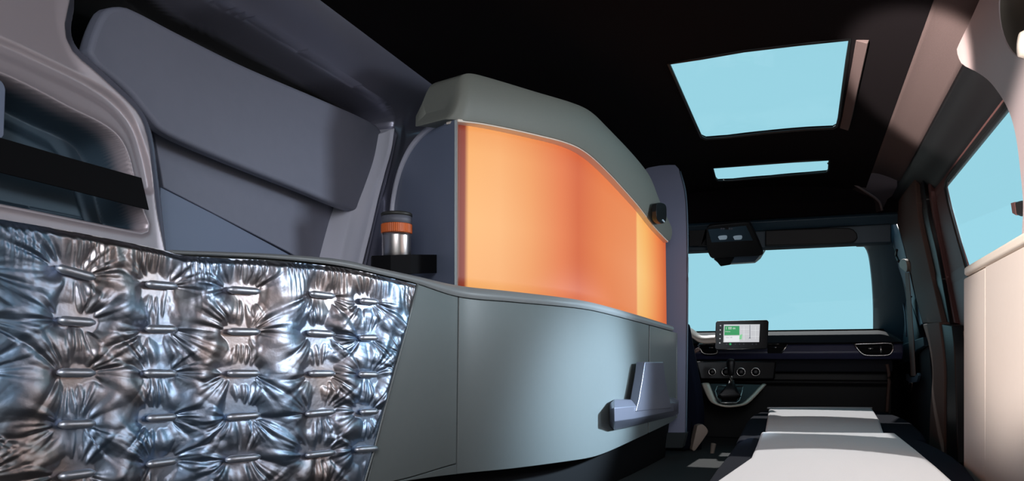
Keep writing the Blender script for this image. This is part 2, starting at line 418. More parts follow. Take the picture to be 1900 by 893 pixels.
# side of the roof lining on the right, with the angled facet
def extr(profile, y0, y1, th=(0.02, 0, 0.02), steps=2):
    A = [(x, y0, z + CZ) for x, z in profile]; B = [(x, y1, z + CZ) for x, z in profile]
    return slab(A, B, th, rows=steps)
pr = cr([(0.272, zroof(0.272)), (0.30, 0.806), (0.345, 0.787), (0.385, 0.765)], 10)
o = link('trim_1', extr(pr, 1.2, 3.75, (0.015, 0, 0.02), 8), 'headliner', smooth=True); tag(o, kind='structure')
pr = cr([(0.385, 0.766), (0.41, 0.755), (0.43, 0.735), (0.445, 0.71), (0.458, 0.685), (0.470, 0.66), (0.474, 0.63)], 16)
o = link('trim_2', extr(pr, 0.9, 4.2, (0.02, 0, 0.01), 4), 'black', smooth=True); tag(o, kind='structure')
lip = link('trim_3', tube([(0.452, 1.0, 0.715 + CZ), (0.452, 3.2, 0.715 + CZ)], 0.007), 'bluehead', smooth=True); tag(lip, kind='structure')
# sunlit inner lip right of the big roof window
def roof_lip(pts, name):
    A = [onroof(u, v) + Vector((0, 0, -0.002)) for u, v in pts]; B = [p + Vector((0.028, 0, -0.012)) for p in A]
    o = link(name, slab(A, B, (0.004, 0, 0.012)), 'headliner', bevel=0.002); tag(o, kind='structure')
roof_lip([(1588, 74), (1580, 120), (1570, 175), (1563, 215), (1558, 237)], 'trim_4')

# right wall with window
def rwall():
    ys = [0.5, 1.0, 1.5, 2.0, 2.5, 2.9, 3.3, 3.8, 4.3, 5.1]
    def X(Z): return 0.47 + max(0, min(0.31, 0.64 - Z)) * 0.25
    wo = [(2100, -100), (1870, 190), (1766, 320), (1756, 336), (1754, 350), (1760, 380), (1780, 450), (1800, 515), (1812, 560), (2300, 560)]
    win = [RW(u, v) for u, v in wo]
    # keep the window inside the wall's extent
    win = [Vector((p.x, max(p.y, 0.9), min(p.z, 0.66 + CZ))) for p in win]
    zt = 0.70
    outl = [(0.5, -0.4), (5.1, -0.4), (5.1, zt), (0.5, zt)]
    hole = [(p.y, p.z - CZ) for p in win]
    # hole: clean list
    hy = [(0.95, 0.645), (2.0, 0.645)]
    pts = [(y, z) for y, z in hole if y > 1.0]
    ymaxs = pts
    bm = bmesh.new()
    loops = [outl, HOLE(pts)]
    for lp in loops:
        vv = [bm.verts.new((0, y, z)) for y, z in lp]
        for i in range(len(vv)): bm.edges.new((vv[i], vv[(i + 1) % len(vv)]))
    bmesh.ops.triangle_fill(bm, use_beauty=True, edges=list(bm.edges))
    for z in np.linspace(0.3, 0.66, 8):
        bmesh.ops.bisect_plane(bm, geom=list(bm.verts) + list(bm.edges) + list(bm.faces), plane_co=(0, 0, z), plane_no=(0, 0, 1))
    for v in bm.verts: v.co.x = X(v.co.z); v.co.z += CZ
    r = bmesh.ops.extrude_face_region(bm, geom=list(bm.faces))
    bmesh.ops.translate(bm, vec=(0.008, 0, 0), verts=[e for e in r['geom'] if isinstance(e, bmesh.types.BMVert)])
    bmesh.ops.recalc_face_normals(bm, faces=bm.faces)
    me = bpy.data.meshes.new('wall_right'); bm.to_mesh(me); bm.free()
    tag(link('wall_right', me, 'brown'), kind='structure')
    hp = [Vector((X(z), y, z + CZ)) for y, z in HOLE(pts)]
    g = link('window_3', plate([p + Vector((0.0085, 0, 0)) for p in hp], (0.004, 0, 0)), 'glass'); tag(g, kind='structure')
    link('window_frame', tube(hp + [hp[0], hp[1]], 0.006), 'seal', g, smooth=True)
    return hp
def HOLE(pts):
    # front edge measured off the photograph; runs back along the van at constant heights
    top = [p for p in pts]
    zt = max(z for _, z in pts)
    fr = [RW(u, v) for u, v in [(1766, 320), (1757, 334), (1754, 348), (1762, 385), (1780, 450), (1797, 510), (1808, 545), (1815, 580)]]
    fr = [(p.y, p.z - CZ) for p in fr]
    return [(1.0, fr[0][1] + 0.002)] + fr + [(1.0, fr[-1][1])]
hp = rwall()

# ---------------------------------------------------------------- right B-pillar trims
def strip(rail_l, rail_r, off, name, m, th=0.02, n=24, bulge=0.0, parent=None, bevel=0.004, kind='structure'):
    L = cr(rail_l, n); R = cr(rail_r, n)
    A = [RW(u, v, off) for u, v in L]; B = [RW(u, v, off) for u, v in R]
    o = link(name, slab(A, B, (th, 0, 0), rows=8, bulge=(lambda s, t: bulge * math.sin(math.pi * t)) if bulge else None), m, parent, smooth=True, bevel=bevel)
    if kind and parent is None: tag(o, kind=kind)
    return o
strip([(1648, 366), (1661, 405), (1678, 460), (1694, 530), (1712, 600)], [(1697, 330), (1703, 400), (1718, 470), (1735, 545), (1748, 600)], 0.045, 'trim_5', 'ptrim', 0.05, bulge=0.008)
strip([(1697, 330), (1703, 400), (1718, 470), (1735, 545), (1748, 600)], [(1712, 330), (1722, 400), (1738, 470), (1752, 545), (1768, 640)], 0.028, 'trim_6', 'black', 0.03, bulge=0.0)
strip([(1636, 392), (1652, 440), (1668, 500), (1690, 560), (1706, 605)], [(1646, 370), (1661, 410), (1678, 465), (1694, 535), (1711, 602)], 0.028, 'trim_7', 'bluegrey', 0.03)
strip([(1712, 602), (1723, 640), (1730, 690), (1726, 760), (1723, 860)], [(1742, 598), (1748, 640), (1752, 690), (1752, 760), (1752, 860)], 0.062, 'trim_8', 'ptrim', 0.06, bulge=0.006)
strip([(1742, 600), (1748, 640), (1752, 690), (1752, 760), (1752, 860)], [(1766, 605), (1770, 640), (1772, 690), (1774, 760), (1776, 860)], 0.045, 'trim_9', 'black', 0.05, bulge=0.01)
strip([(1716, 320), (1728, 400), (1744, 480), (1758, 550), (1768, 600)], [(1722, 318), (1733, 400), (1748, 480), (1762, 550), (1772, 600)], 0.014, 'trim_10', 'brown', 0.02)
strip([(1764, 618), (1766, 700), (1768, 860)], [(1800, 612), (1802, 700), (1804, 860)], 0.012, 'trim_11', 'ptrim', 0.02)

# front door inner side and cab bulk on the right
strip([(1618, 352), (1622, 430), (1622, 520), (1628, 640)], [(1640, 372), (1660, 450), (1690, 560), (1712, 640)], 0.02, 'door_1', 'bluehead', 0.03)

# ================================================================ FRONT OF THE CAB
# header above the windscreen
YH = 4.25
def prof_x(name, prof, x0, x1, m, parent=None, bevel=0.004, xs=2, kind=None):
    """closed (Y,Z) profile swept across the van"""
    rings = [[Vector((x, y, z + CZ)) for y, z in prof] for x in np.linspace(x0, x1, xs)]
    o = link(name, loft(rings), m, parent, bevel=bevel)
    if kind: tag(o, kind=kind)
    return o
def zv(v, Y, u=1489):
    return (onY(u, v, Y).z - CZ)
prof_x('trim_12', [(4.10, 0.90), (4.10, zv(378, 4.10)), (4.14, zv(402, 4.14)), (4.24, zv(404, 4.24)), (4.3, 0.90)], -1.07, 0.44, 'ceiling', kind='structure')
prof_x('trim_13', [(4.20, zv(400, 4.2)), (4.18, zv(408, 4.18)), (4.22, zv(424, 4.22)), (4.30, zv(426, 4.30)), (4.30, zv(396, 4.3))], -1.07, 0.43, 'bluehead', kind='structure')
prof_x('trim_14', [(4.26, zv(420, 4.26)), (4.26, zv(457, 4.26)), (4.30, zv(462, 4.30)), (4.34, zv(456, 4.34)), (4.34, zv(420, 4.34))], -1.07, 0.40, 'bluehead', kind='structure')
# sun visors
def visor(u0, u1, label):
    Y = 4.2
    out = cr([(u0, 428), (u0 + 40, 426), (u1 - 12, 423), (u1, 430), (u1 + 4, 441), (u1 - 6, 450), (u0 + 40, 455), (u0, 456)], 40)
    o = link('sun_visor', plate([onY(u, v, Y + 0.0) for u, v in out], (0, 0.018, 0)), 'dashlow', bevel=0.005)
    return tag(o, label, 'sun visor')
visor(1420, 1588, 'dark blue folded sun visor on the passenger side above the windscreen')
visor(1279, 1322, 'short visible end of the dark sun visor left of the overhead console')
# windscreen
wsl = [onY(1230, 474, 4.34), onY(1630, 448, 4.34), P(1650, 640, 5.1), P(1230, 640, 5.1)]
ws = link('window_4', plate(wsl, (0, 0.006, 0)), 'glass'); tag(ws, kind='structure')
# A pillar right with the rounded windscreen corner
ap_in = cr([(1594, 452), (1604, 455), (1611, 468), (1615, 490), (1619, 530), (1621, 575), (1621, 640)], 30)
ap_out = cr([(1640, 430), (1652, 445), (1662, 470), (1672, 500), (1682, 540), (1690, 590), (1700, 650)], 30)
A = [P(u, v, 4.3 + 0.5 * i / 29) for i, (u, v) in enumerate(ap_in)]; B = [P(u, v, 4.15 + 0.3 * i / 29) for i, (u, v) in enumerate(ap_out)]
o = link('trim_15', slab(A, B, (0.0, 0.06, 0), rows=6, bulge=lambda s, t: 0.01 * math.sin(math.pi * t)), 'bluehead', smooth=True, bevel=0.003); tag(o, kind='structure')
A = [P(u, v, 4.34) for u, v in [(1560, 375), (1590, 375), (1640, 372)]]; B = [P(u, v, 4.34) for u, v in [(1590, 456), (1606, 456), (1690, 470)]]
o = link('trim_16', slab(A, B, (0, 0.05, 0)), 'bluehead'); tag(o, kind='structure')
# front end of the roof lining, ragged pale edge over the door
def tube_pts(uvd, r, name, m, kind='structure'):
    o = link(name, tube([P(*p) for p in cr(uvd, 24)], r), m, smooth=True); tag(o, kind=kind); return o
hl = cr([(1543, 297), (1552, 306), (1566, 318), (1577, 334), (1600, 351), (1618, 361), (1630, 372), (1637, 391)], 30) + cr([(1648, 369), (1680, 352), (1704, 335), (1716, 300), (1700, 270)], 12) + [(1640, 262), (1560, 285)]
o = link('trim_17', plate([P(u, v, 3.72) for u, v in hl], (-0.02, 0.06, 0)), 'shaded_lining', bevel=0.003); tag(o, kind='structure')  # colour darkened so the piece looks unlit
tube_pts([(1545, 300, 3.71), (1566, 320, 3.71), (1577, 336, 3.71), (1600, 352, 3.71), (1630, 373, 3.71), (1637, 391, 3.71)], 0.005, 'trim_18', 'headliner')
# storage shelf end bracket
br = cr([(1558, 348), (1566, 340), (1577, 338), (1592, 348), (1606, 366), (1600, 378), (1588, 384), (1586, 402), (1581, 402), (1572, 380), (1562, 362)], 40)
bk = link('shelf_bracket', plate([P(u, v, 3.95) for u, v in br], (0, 0.04, 0)), 'ptrim', bevel=0.004)
tag(bk, 'dark curved bracket hanging under the roof lining at the right end of the front header', 'bracket')

# overhead console
oc = empty('overhead_console', P(1365, 440, 4.02), 'dark overhead console with two reading lamps at the top centre of the windscreen', 'console')
def oface(pts, d0=3.86, d1=4.06, v0=412, v1=482, off=0.0):
    return [P(u, v, d0 + (d1 - d0) * (v - v0) / (v1 - v0) - off) for u, v in pts]
out = cr([(1311, 424), (1316, 420), (1350, 416), (1386, 413), (1390, 414), (1403, 440), (1415, 468), (1416, 472), (1408, 475), (1370, 477), (1322, 480), (1317, 476), (1312, 462), (1310, 440)], 60)
link('housing', plate(oface(out), (0.0, 0.05, 0.02)), 'dashlow', oc, bevel=0.004)
out = [(1313, 426), (1384, 419), (1397, 446), (1320, 450)]
link('lamp_plate', plate(oface(out, off=0.004), (0, 0.006, 0)), 'bluehead', oc, bevel=0.004)
for cu in (1341, 1369):
    l = cr([(cu - 9, 440), (cu - 7, 438), (cu + 7, 437), (cu + 8, 440), (cu + 6, 444), (cu - 6, 445)], 20)
    link('reading_lamp', plate(oface(l, off=0.010), (0, 0.008, 0)), 'lamp_white', oc, bevel=0.002)
for du in (0, 4, 15, 19):
    l = [(1337 + du, 423), (1340 + du, 423), (1340 + du, 426), (1337 + du, 426)]
    link('button', plate(oface(l, off=0.009), (0, 0.005, 0)), 'greyplastic', oc)
l = [(1346, 421), (1352, 421), (1352, 426), (1346, 426)]
link('slider_switch', plate(oface(l, off=0.009), (0, 0.005, 0)), 'black', oc)
A = [P(1323, 480, 4.1), P(1412, 472, 4.1), P(1420, 462, 4.1)]; B = [P(1336, 490, 4.14), P(1400, 486, 4.14), P(1410, 478, 4.14)]
link('lower_cover', slab(A, B, (0, 0.06, 0)), 'bluegrey', oc, bevel=0.004)
l = [(1324, 478), (1362, 476), (1354, 490), (1336, 493)]
link('camera_housing', plate([P(u, v, 4.07) for u, v in l], (0, 0.04, 0)), 'matte_black', oc, bevel=0.004)

# dashboard
YD = 4.36
def zd(v, Y=YD): return zv(v, Y)
db = empty('dashboard', (-0.28, YD, 0), 'full width dark dashboard with satin air vents below the windscreen', 'dashboard')
X0, X1 = -1.03, 0.462
def sprof(name, prof, m, bevel=0.006, x0=X0, x1=X1):
    rings = []
    for x in np.linspace(x0, x1, 30):
        tpr = 1.0
        rings.append([Vector((x, y, z + CZ)) for y, z in prof])
    return link(name, loft(rings), m, db, bevel=bevel)
# tapered top roll (drops near the right end)
rings = []
for x in np.linspace(X0, X1, 60):
    e = max(0, (x - (X1 - 0.10)) / 0.10); dz = -0.045 * e ** 1.6
    rings.append([Vector((x, y, z + CZ + (dz if k < 3 else 0))) for k, (y, z) in enumerate([(5.05, zd(617, 5.05)), (4.5, zd(615, 4.5)), (4.36, zd(622, 4.36)), (4.33, zd(636, 4.33)), (4.38, zd(641, 4.38)), (5.05, zd(641, 5.05))])])
link('top_pad', loft(rings), 'dash', db, bevel=0.008)
sprof('trim_band', [(4.40, zd(636, 4.4)), (4.362, zd(640, 4.362)), (4.350, zd(655, 4.350)), (4.37, zd(667, 4.37)), (4.45, zd(669, 4.45)), (5.0, zd(669, 5.0)), (5.0, zd(638, 5.0))], 'dashnavy')
sprof('middle_face', [(4.42, zd(668, 4.42)), (4.40, zd(676, 4.40)), (4.40, zd(690, 4.40)), (4.46, zd(693, 4.46)), (5.0, zd(693, 5.0)), (5.0, zd(668, 5.0))], 'dash', x1=0.42)
sprof('glovebox', [(4.5, zd(690, 4.5)), (4.5, zd(706, 4.5)), (4.40, zd(707, 4.40)), (4.40, zd(711, 4.40)), (4.42, zd(716, 4.42)), (4.48, -0.4), (5.0, -0.4), (5.0, zd(690, 5.0))], 'dashlow', x1=0.42)
l = cr([(1646, 676), (1650, 700), (1648, 730), (1646, 765)], 20)
link('side_edge', tube([onY(u, v, 4.39) for u, v in l], 0.008), 'ptrim', db, smooth=True)
# air vents
def vent(out, slats, d, tabs, name='air_vent'):
    base = link(name, plate([onY(u, v, d) for u, v in out], (0, 0.02, 0)), 'matte_black', db, bevel=0.002)
    rp = [onY(u, v, d - 0.004) for u, v in out]
    for a, b in slats: link('slat', tube([onY(*a, d - 0.006), onY(*b, d - 0.006)], 0.0022, 6), 'dash', base, smooth=True)
    for a, b in tabs: link('vent_tab', tube([onY(*a, d - 0.012), onY(*b, d - 0.012)], 0.005, 8), 'chrome', base, smooth=True)
    return base, rp
b, rp = vent(cr([(1585, 639), (1620, 638), (1655, 638), (1657, 645), (1654, 655), (1648, 659), (1625, 660), (1605, 659), (1597, 654), (1590, 646)], 36), [((1592, 645), (1652, 644)), ((1598, 652), (1652, 652))], 4.345, [((1611, 647), (1620, 647))])
link('chrome_surround', tube(rp + [rp[0], rp[1]], 0.0045, 8), 'chrome', b, smooth=True)
link('divider', tube([onY(1634, 642, 4.338), onY(1635, 656, 4.338)], 0.006, 8), 'chrome', b, smooth=True)
b, rp = vent([(1424, 639), (1462, 638), (1458, 645), (1449, 656), (1424, 656)], [((1426, 645), (1456, 645))], 4.345, [((1436, 645), (1442, 645))])
link('chrome_surround', tube([rp[0], rp[1], rp[2], rp[3]], 0.0035, 8), 'chrome', b, smooth=True)
b, rp = vent(cr([(1296, 640), (1327, 640), (1330, 648), (1332, 654), (1326, 657), (1308, 657), (1303, 654), (1299, 647)], 30), [((1302, 645), (1326, 645)), ((1304, 650), (1326, 650))], 4.33, [((1316, 646), (1324, 645))])
link('chrome_surround', tube(rp[:] + [rp[0]], 0.006, 8), 'chrome', b, smooth=True)
# instrument cowl
A = [P(u, v, 4.02) for u, v in cr([(1240, 588), (1272, 606), (1296, 622), (1328, 622)], 20)]; B = [P(u, v, 3.98) for u, v in cr([(1240, 610), (1275, 622), (1300, 637), (1328, 637)], 20)]
link('instrument_cowl', slab(A, B, (0, 0.25, 0.0), rows=4, bulge=lambda s, t: 0.02 * math.sin(math.pi * t)), 'tan', db, smooth=True, bevel=0.004)
# centre stack with the knobs
A = [P(1292, 671, 4.12), P(1440, 671, 4.12)]; B = [P(1300, 704, 4.12), P(1436, 704, 4.12)]
link('control_panel', slab(A, B, (0, 0.15, 0)), 'black', db, bevel=0.006)
for cu, r in ((1321.5, 6), (1347, 7.2), (1375, 7.2), (1402, 7.2)):
    c = P(cu, 690.5, 4.10); rr = r * 4.10 / F
    k = link('dial_knob', lathe([(rr * 0.2, -0.012), (rr * .8, -0.012), (rr * .85, 0.0), (rr * .85, 0.02)], c, 32, Vector((0, 1, 0))), 'black', db, smooth=True)
    link('chrome_ring', torus(c, (0, 1, 0), rr, 0.0026), 'chrome', k, smooth=True)
# gear lever console
gc = empty('gear_console', P(1357, 745, 3.95), 'gear lever with leather gaiter in a satin U shaped surround below the dashboard knobs', 'gear lever')
sh = cr([(1309, 712), (1313, 722), (1320, 738), (1327, 748), (1345, 754), (1368, 753), (1382, 749), (1398, 735), (1410, 722), (1418, 714)], 40)
def gd(v): return 4.02 - (v - 712) * 0.003
face = [P(u, v, gd(v) + .012) for u, v in sh]
link('console_face', plate(face, (0, 0.10, -0.02)), 'black', gc, bevel=0.003)
link('u_surround', tube([P(u, v, gd(v)) for u, v in sh], [0.013 + 0.008 * (1 - i / 39) for i in range(40)], 8, ry=0.006), 'satin', gc, smooth=True)
rg = [(1331, 717), (1379, 717), (1377, 728), (1372, 744), (1366, 748), (1338, 748), (1331, 740), (1327, 727)]
rp = [P(u, v, gd(v) - .006) for u, v in rg]
link('gaiter_ring', tube(rp + [rp[0], rp[1]], 0.0035, 8), 'chrome', gc, smooth=True)
rings = []
for u, v, ru, rv, dd in [(1353, 736, 20, 10, 0), (1354, 728, 15, 8, .02), (1356, 718, 9, 5, .035), (1357, 706, 4, 3, .05)]:
    rings.append([P(u + ru * math.cos(q) * (1 + 0.12 * math.cos(6 * q)), v + rv * math.sin(q), gd(v) - 0.012 - dd) for q in [2 * math.pi * k / 36 for k in range(36)]])
link('gaiter', loft(rings), 'black', gc, smooth=True)
kp = P(1356, 681, 3.94)
link('lever', tube([P(1357, 712, 3.95), kp], 0.008), 'chrome', gc, smooth=True)
link('knob', lathe([(0.004, -0.045), (0.014, -0.04), (0.017, -0.01), (0.021, 0.015), (0.02, 0.03), (0.012, 0.038), (0.002, 0.04)], kp, 24), 'black', gc, smooth=True)

# screen
d = 4.0
sc = empty('infotainment_screen', P(1375, 648, d), 'black tablet style display showing a navigation map on top of the dashboard', 'screen')
out = [(1331, 596), (1423, 594), (1426, 597), (1424, 645), (1421, 648), (1330, 650), (1326, 646), (1328, 599)]
link('bezel', plate([P(u, v, d) for u, v in out], (0, 0.02, 0)), 'black', sc, bevel=0.003)
link('edge_line', tube([P(1327, 648.6, d - .002), P(1375, 648, d - .002), P(1423, 646.5, d - .002)], 0.0015, 6), 'chrome', sc, smooth=True)
def emat(n, rgb, s=0.9): return mat(n, (10, 10, 10), 0.3, emis=rgb, estr=s)
e_map = emat('map_grey', (205, 206, 210)); e_green = emat('map_green', (14, 150, 78)); e_lg = emat('map_light_green', (130, 210, 150)); e_white = emat('map_white', (235, 238, 240)); e_dark = emat('route_dark', (60, 66, 90)); e_bar = emat('bar_dark', (10, 14, 20), 0.5)
def sp_(pts, m, off, name, parent): return link(name, plate([P(u, v, d - off) for u, v in pts], (0, 0.001, 0)), m, parent)
def q(u0, v0, u1, v1): return [(u0, v0), (u1, v0), (u1, v1), (u0, v1)]
disp = sp_([(1343, 602.5), (1410, 602), (1408.5, 635), (1342, 635.5)], e_map, 0.004, 'display', sc)
sp_([(1344.5, 605.2), (1372, 605), (1372, 622), (1344, 622.5)], e_green, 0.006, 'route_card', disp)
sp_([(1344, 624), (1372, 623.5), (1372, 634.2), (1344, 634.6)], e_white, 0.006, 'arrival_card', disp)
sp_([(1372.5, 622), (1377.5, 620.5), (1376, 630), (1371.5, 630)], e_lg, 0.006, 'park_area', disp)
sp_(q(1391, 603, 1391.8, 628), e_dark, 0.006, 'route_line', disp)
for (a, b_, c_, e_) in [(1380, 606, 1380.5, 632), (1401.5, 606, 1402, 630), (1374, 611, 1390, 611.5), (1393, 613, 1408, 613.5), (1378, 620, 1390, 620.5), (1393, 624, 1408, 624.5)]:
    sp_(q(a, b_, c_, e_), e_white, 0.006, 'road_line', disp)
sp_([(1389, 629), (1391.2, 625.6), (1393.4, 629), (1391.2, 627.8)], e_dark, 0.008, 'position_arrow', disp)
def text(body, p, size, m, parent, name='lettering'):
    c = bpy.data.curves.new(name, 'FONT'); c.body = body; c.size = size; c.extrude = 0.0003
    o = bpy.data.objects.new('t', c); col.objects.link(o); bpy.context.view_layer.update()
    me = bpy.data.meshes.new_from_object(o.evaluated_get(bpy.context.evaluated_depsgraph_get())); bpy.data.objects.remove(o)
    o = link(name, me, m); o.rotation_euler = (math.pi / 2, 0, 0); o.location = p; o.parent = parent
    bpy.context.view_layer.update(); o.matrix_parent_inverse = parent.matrix_world.inverted(); return o
text('1 00 m', P(1346, 611.5, d - .008), 0.017, e_white, disp)
text('Avenue', P(1345.5, 616.5, d - .008), 0.008, e_white, disp)
text('6 km  1:03', P(1347, 627.5, d - .008), 0.007, e_dark, disp)
for i in range(5): sp_(q(1335.8 - i * .35, 603.6 + i * 8, 1338 - i * .35, 605.6 + i * 8), 'dotwhite', 0.004, 'icon', sc)
for i, uu in enumerate([1348, 1355, 1364, 1372, 1380, 1396, 1403]):
    sp_([(uu + 1.4 * math.cos(a) * (1.6 if i == 1 else 1), 638.8 + 1.4 * math.sin(a) * (1.6 if i == 1 else 1)) for a in [k * math.pi / 4 for k in range(8)]], e_green if i == 1 else M['greyplastic'], 0.004, 'icon', sc)

# steering wheel
sw = empty('steering_wheel', P(1230, 660, 3.86), 'black steering wheel rim edge seen between the partition and the dashboard', 'steering wheel')
ax = Vector((0, -0.85, 0.5)); c = P(1205, 655, 4.0)
link('rim', torus(c, ax, 0.18, 0.016, 64, 12), 'black', sw, smooth=True)
link('hub', lathe([(0.01, -0.03), (0.055, -0.025), (0.06, 0), (0.05, 0.03)], c, 32, -ax), 'black', sw, smooth=True)
a_ = ax.orthogonal().normalized()
link('spoke', tube([c, c + Vector((0.19, 0, 0))], 0.014), 'black', sw, smooth=True)
link('spoke', tube([c, c + Vector((-0.19, 0, 0))], 0.014), 'black', sw, smooth=True)
st = link('control_stalk', tube([P(1270, 662, 3.93), P(1290, 652, 3.92), P(1297, 648, 3.91)], [0.007, 0.01, 0.009]), 'ptrim', sw, smooth=True)

# ================================================================ SEATS
# driver's seat
ds = empty('driver_seat', P(1240, 860, 3.9), 'dark driver seat seen from behind at the right edge of the partition', 'seat')
L = cr([(1277, 600), (1284, 640), (1292, 680), (1301, 730), (1305, 780), (1300, 830), (1296, 893)], 24)
rings = []
for u, v in L:
    p = P(u, v, 3.72); x1 = p.x; x0 = -0.92; z = p.z
    rings.append([Vector((x0, p.y, z)), Vector((x0, p.y + 0.11, z)), Vector((x1 - 0.03, p.y + 0.13, z)), Vector((x1 - 0.005, p.y + 0.09, z)), Vector((x1, p.y + 0.04, z)), Vector((x1 - 0.02, p.y, z))])
link('backrest', loft(rings), 'fab_black', ds, smooth=True, bevel=0.01)
link('base', box(-0.9, -0.48, 3.72, 4.12, 0.0, 0.16), 'fab_black', ds, bevel=0.03)
sb = cr([(1294, 790), (1304, 788), (1314, 800), (1308, 812), (1298, 826), (1288, 838), (1284, 834)], 24)
link('side_cover', plate([P(u, v, 3.66) for u, v in sb], (-0.02, 0.04, 0)), 'tan', ds, bevel=0.006)
link('recliner_lever', tube([P(1324, 824, 3.62), P(1320, 850, 3.6), P(1317, 870, 3.58)], [0.012, 0.008, 0.006]), 'tan', ds, smooth=True)

def cushion(name, Zt, outer, inner, th, label, dome=0.012):
    """outer / inner: pixel outlines of the dark cushion and of the pale centre panel, on the seat's top plane"""
    root = empty(name, onZ(*outer[0], Zt) * 1.0, label, 'seat')
    o3 = [onZ(u, v, Zt) for u, v in cr(outer + [outer[0]], 60)[:-1]]
    for p in o3: p.z -= 0.012
    link('cushion', plate(o3, (0, 0, -th)), 'fab_black', root, bevel=0.022, bseg=5)
    i3 = [onZ(u, v, Zt) for u, v in inner]
    # pale panel: grid between the two side rails, hugging the edge of the cushion front and back
    n = len(i3) // 2; A = i3[:n]; B = i3[n:][::-1]
    me = slab([p + Vector((0, 0, -0.002)) for p in A], [p + Vector((0, 0, -0.002)) for p in B], (0, 0, -th * 0.9), rows=10, bulge=lambda s, t: 0.004 + dome * math.sin(math.pi * t) * math.sin(math.pi * min(1, max(0, s))) ** 0.5)
    link('centre_panel', me, 'fab_white', root, smooth=True, bevel=0.008)
    return root
c1 = cushion('seat_cushion', -0.20, [(1300, 902), (1316, 872), (1345, 838), (1372, 808), (1410, 799), (1500, 800), (1650, 803), (1700, 806), (1755, 828), (1800, 860), (1860, 960), (1900, 1060), (1230, 1060)],
        [(1412, 803), (1404, 825), (1393, 850), (1330, 893), (1240, 975), (1200, 1060), (1900, 1055), (1850, 985), (1785, 908), (1740, 868), (1700, 835), (1662, 805)], 0.10,
        'wide rear seat cushion with sunlit pale centre panel and dark side bolsters in the foreground')
c2 = cushion('seat_cushion', -0.215, [(1366, 809), (1374, 795), (1392, 768), (1425, 757), (1520, 757), (1620, 757), (1680, 772), (1712, 795), (1720, 809)],
        [(1427, 758), (1424, 775), (1420, 798), (1419, 808), (1642, 808), (1638, 798), (1632, 780), (1618, 758)], 0.10,
        'front passenger seat cushion with shaded pale centre panel, beyond the nearer wide cushion', dome=0.006)
link('piping', tube([P(1424, 757.5, 1500 * .213 / 82.5), P(1520, 757, 1500 * .213 / 82), P(1618, 757.5, 1500 * .213 / 82.5)], 0.004, 8), 'fab_white', c2, smooth=True)

# ================================================================ LEFT KITCHEN UNIT
ku = empty('kitchen_cabinet', S(1080, 800), 'long curved grey green cabinet along the left wall with a gunmetal handle', 'cabinet')
OUT = Vector((-0.9, 0.3, 0))
top_e = [(250, 458), (320, 464), (400, 467), (500, 471), (600, 478), (650, 485), (700, 497), (770, 512), (850, 530), (950, 541), (1050, 553), (1100, 562), (1180, 584), (1250, 606)]
seam_e = [(250, 466), (320, 472), (400, 475), (500, 480), (600, 489), (650, 497), (700, 508), (770, 525), (850, 550), (950, 560), (1050, 569), (1100, 576), (1180, 596), (1257, 617)]
us = np.linspace(317, 1248, 160)
A = [S(u, v, 0.0) for u, v in lerp_curve(top_e, us)]
B = [S(u, v, 0.004) for u, v in lerp_curve(seam_e, us)]
link('worktop_edge', slab(A, B, OUT * 0.06, rows=6, bulge=lambda s, t: 0.006 * math.sin(math.pi * min(1, t * 1.0))), 'cab_edge', ku, smooth=True, bevel=0.003)
# worktop running back to the wall
A = [S(u, v + 1.5, -0.01) for u, v in lerp_curve(top_e, us)]
B = [Vector((XW + 0.012, max(p.y - 0.0, 0.9) if p.x < -1 else p.y + (p.x - XW) * 0.3, p.z)) for p in A]
link('worktop', slab(A, B, (0, 0, -0.012)), 'cab', ku)
bot = [(640, 925), (700, 905), (760, 892), (850, 880), (950, 870), (1050, 857), (1098, 849), (1130, 838), (1180, 815), (1245, 784), (1256, 776)]
gap = 1.3
def face(us_t, us_b, ftop, fbot, m, name, off=0.0, th=0.015, rows=10, bevel=0.0015):
    A = [S(u, dict_v(ftop, u) + gap, off) for u in us_t]; B = [S(u, dict_v(fbot, u), off) for u in us_b]
    return link(name, slab(A, B, OUT * th, rows=rows), m, ku, smooth=True, bevel=bevel)
_c = {}
def dict_v(pts, u):
    k = id(pts)
    if k not in _c: c = cr(pts, 300); _c[k] = ([p[0] for p in c], [p[1] for p in c])
    return float(np.interp(u, *_c[k]))
lowseam = [(600, 935), (690, 903), (760, 886), (848, 860), (900, 850)]
face(np.linspace(773, 850, 14), np.linspace(679, 846.5, 14), seam_e, lowseam, 'cab', 'door', 0.002)
face(np.linspace(852, 1204, 70), np.linspace(849, 1202, 70), seam_e, bot, 'cab', 'front_panel', 0.002)
face(np.linspace(1206, 1256, 12), np.linspace(1204, 1254, 12), seam_e, bot, 'cab', 'end_panel', 0.002)
low2 = [(p[0], p[1] + 2) for p in lowseam]
A = [S(u, dict_v(lowseam, u) + 1.8, 0.002) for u in np.linspace(679, 847, 14)]; B = [S(u, dict_v(bot, u), 0.002) for u in np.linspace(676, 848, 14)]
link('lower_rail', slab(A, B, OUT * 0.015, rows=3), 'cab', ku, smooth=True, bevel=0.0015)
seam_u = np.linspace(-100, 1252, 90)
A = [S(u, dict_v(seam_e, max(u, 250)) + 1 + (0 if u > 250 else 0), -0.022) for u in seam_u]
B = [Vector((p.x, p.y, 0.16)) for p in A]
link('carcass', slab(A, B, OUT * 0.02), 'matte_black', ku)
# end cap of the cabinet
pe0, pe1 = S(1256, 618, 0.0), S(1256, 776, 0.0)
link('end_cap', slab([pe0, pe0 + Vector((-0.5, 0.02, 0))], [pe1, pe1 + Vector((-0.5, 0.02, 0))], (0, 0.015, 0)), 'cab', ku, bevel=0.002)
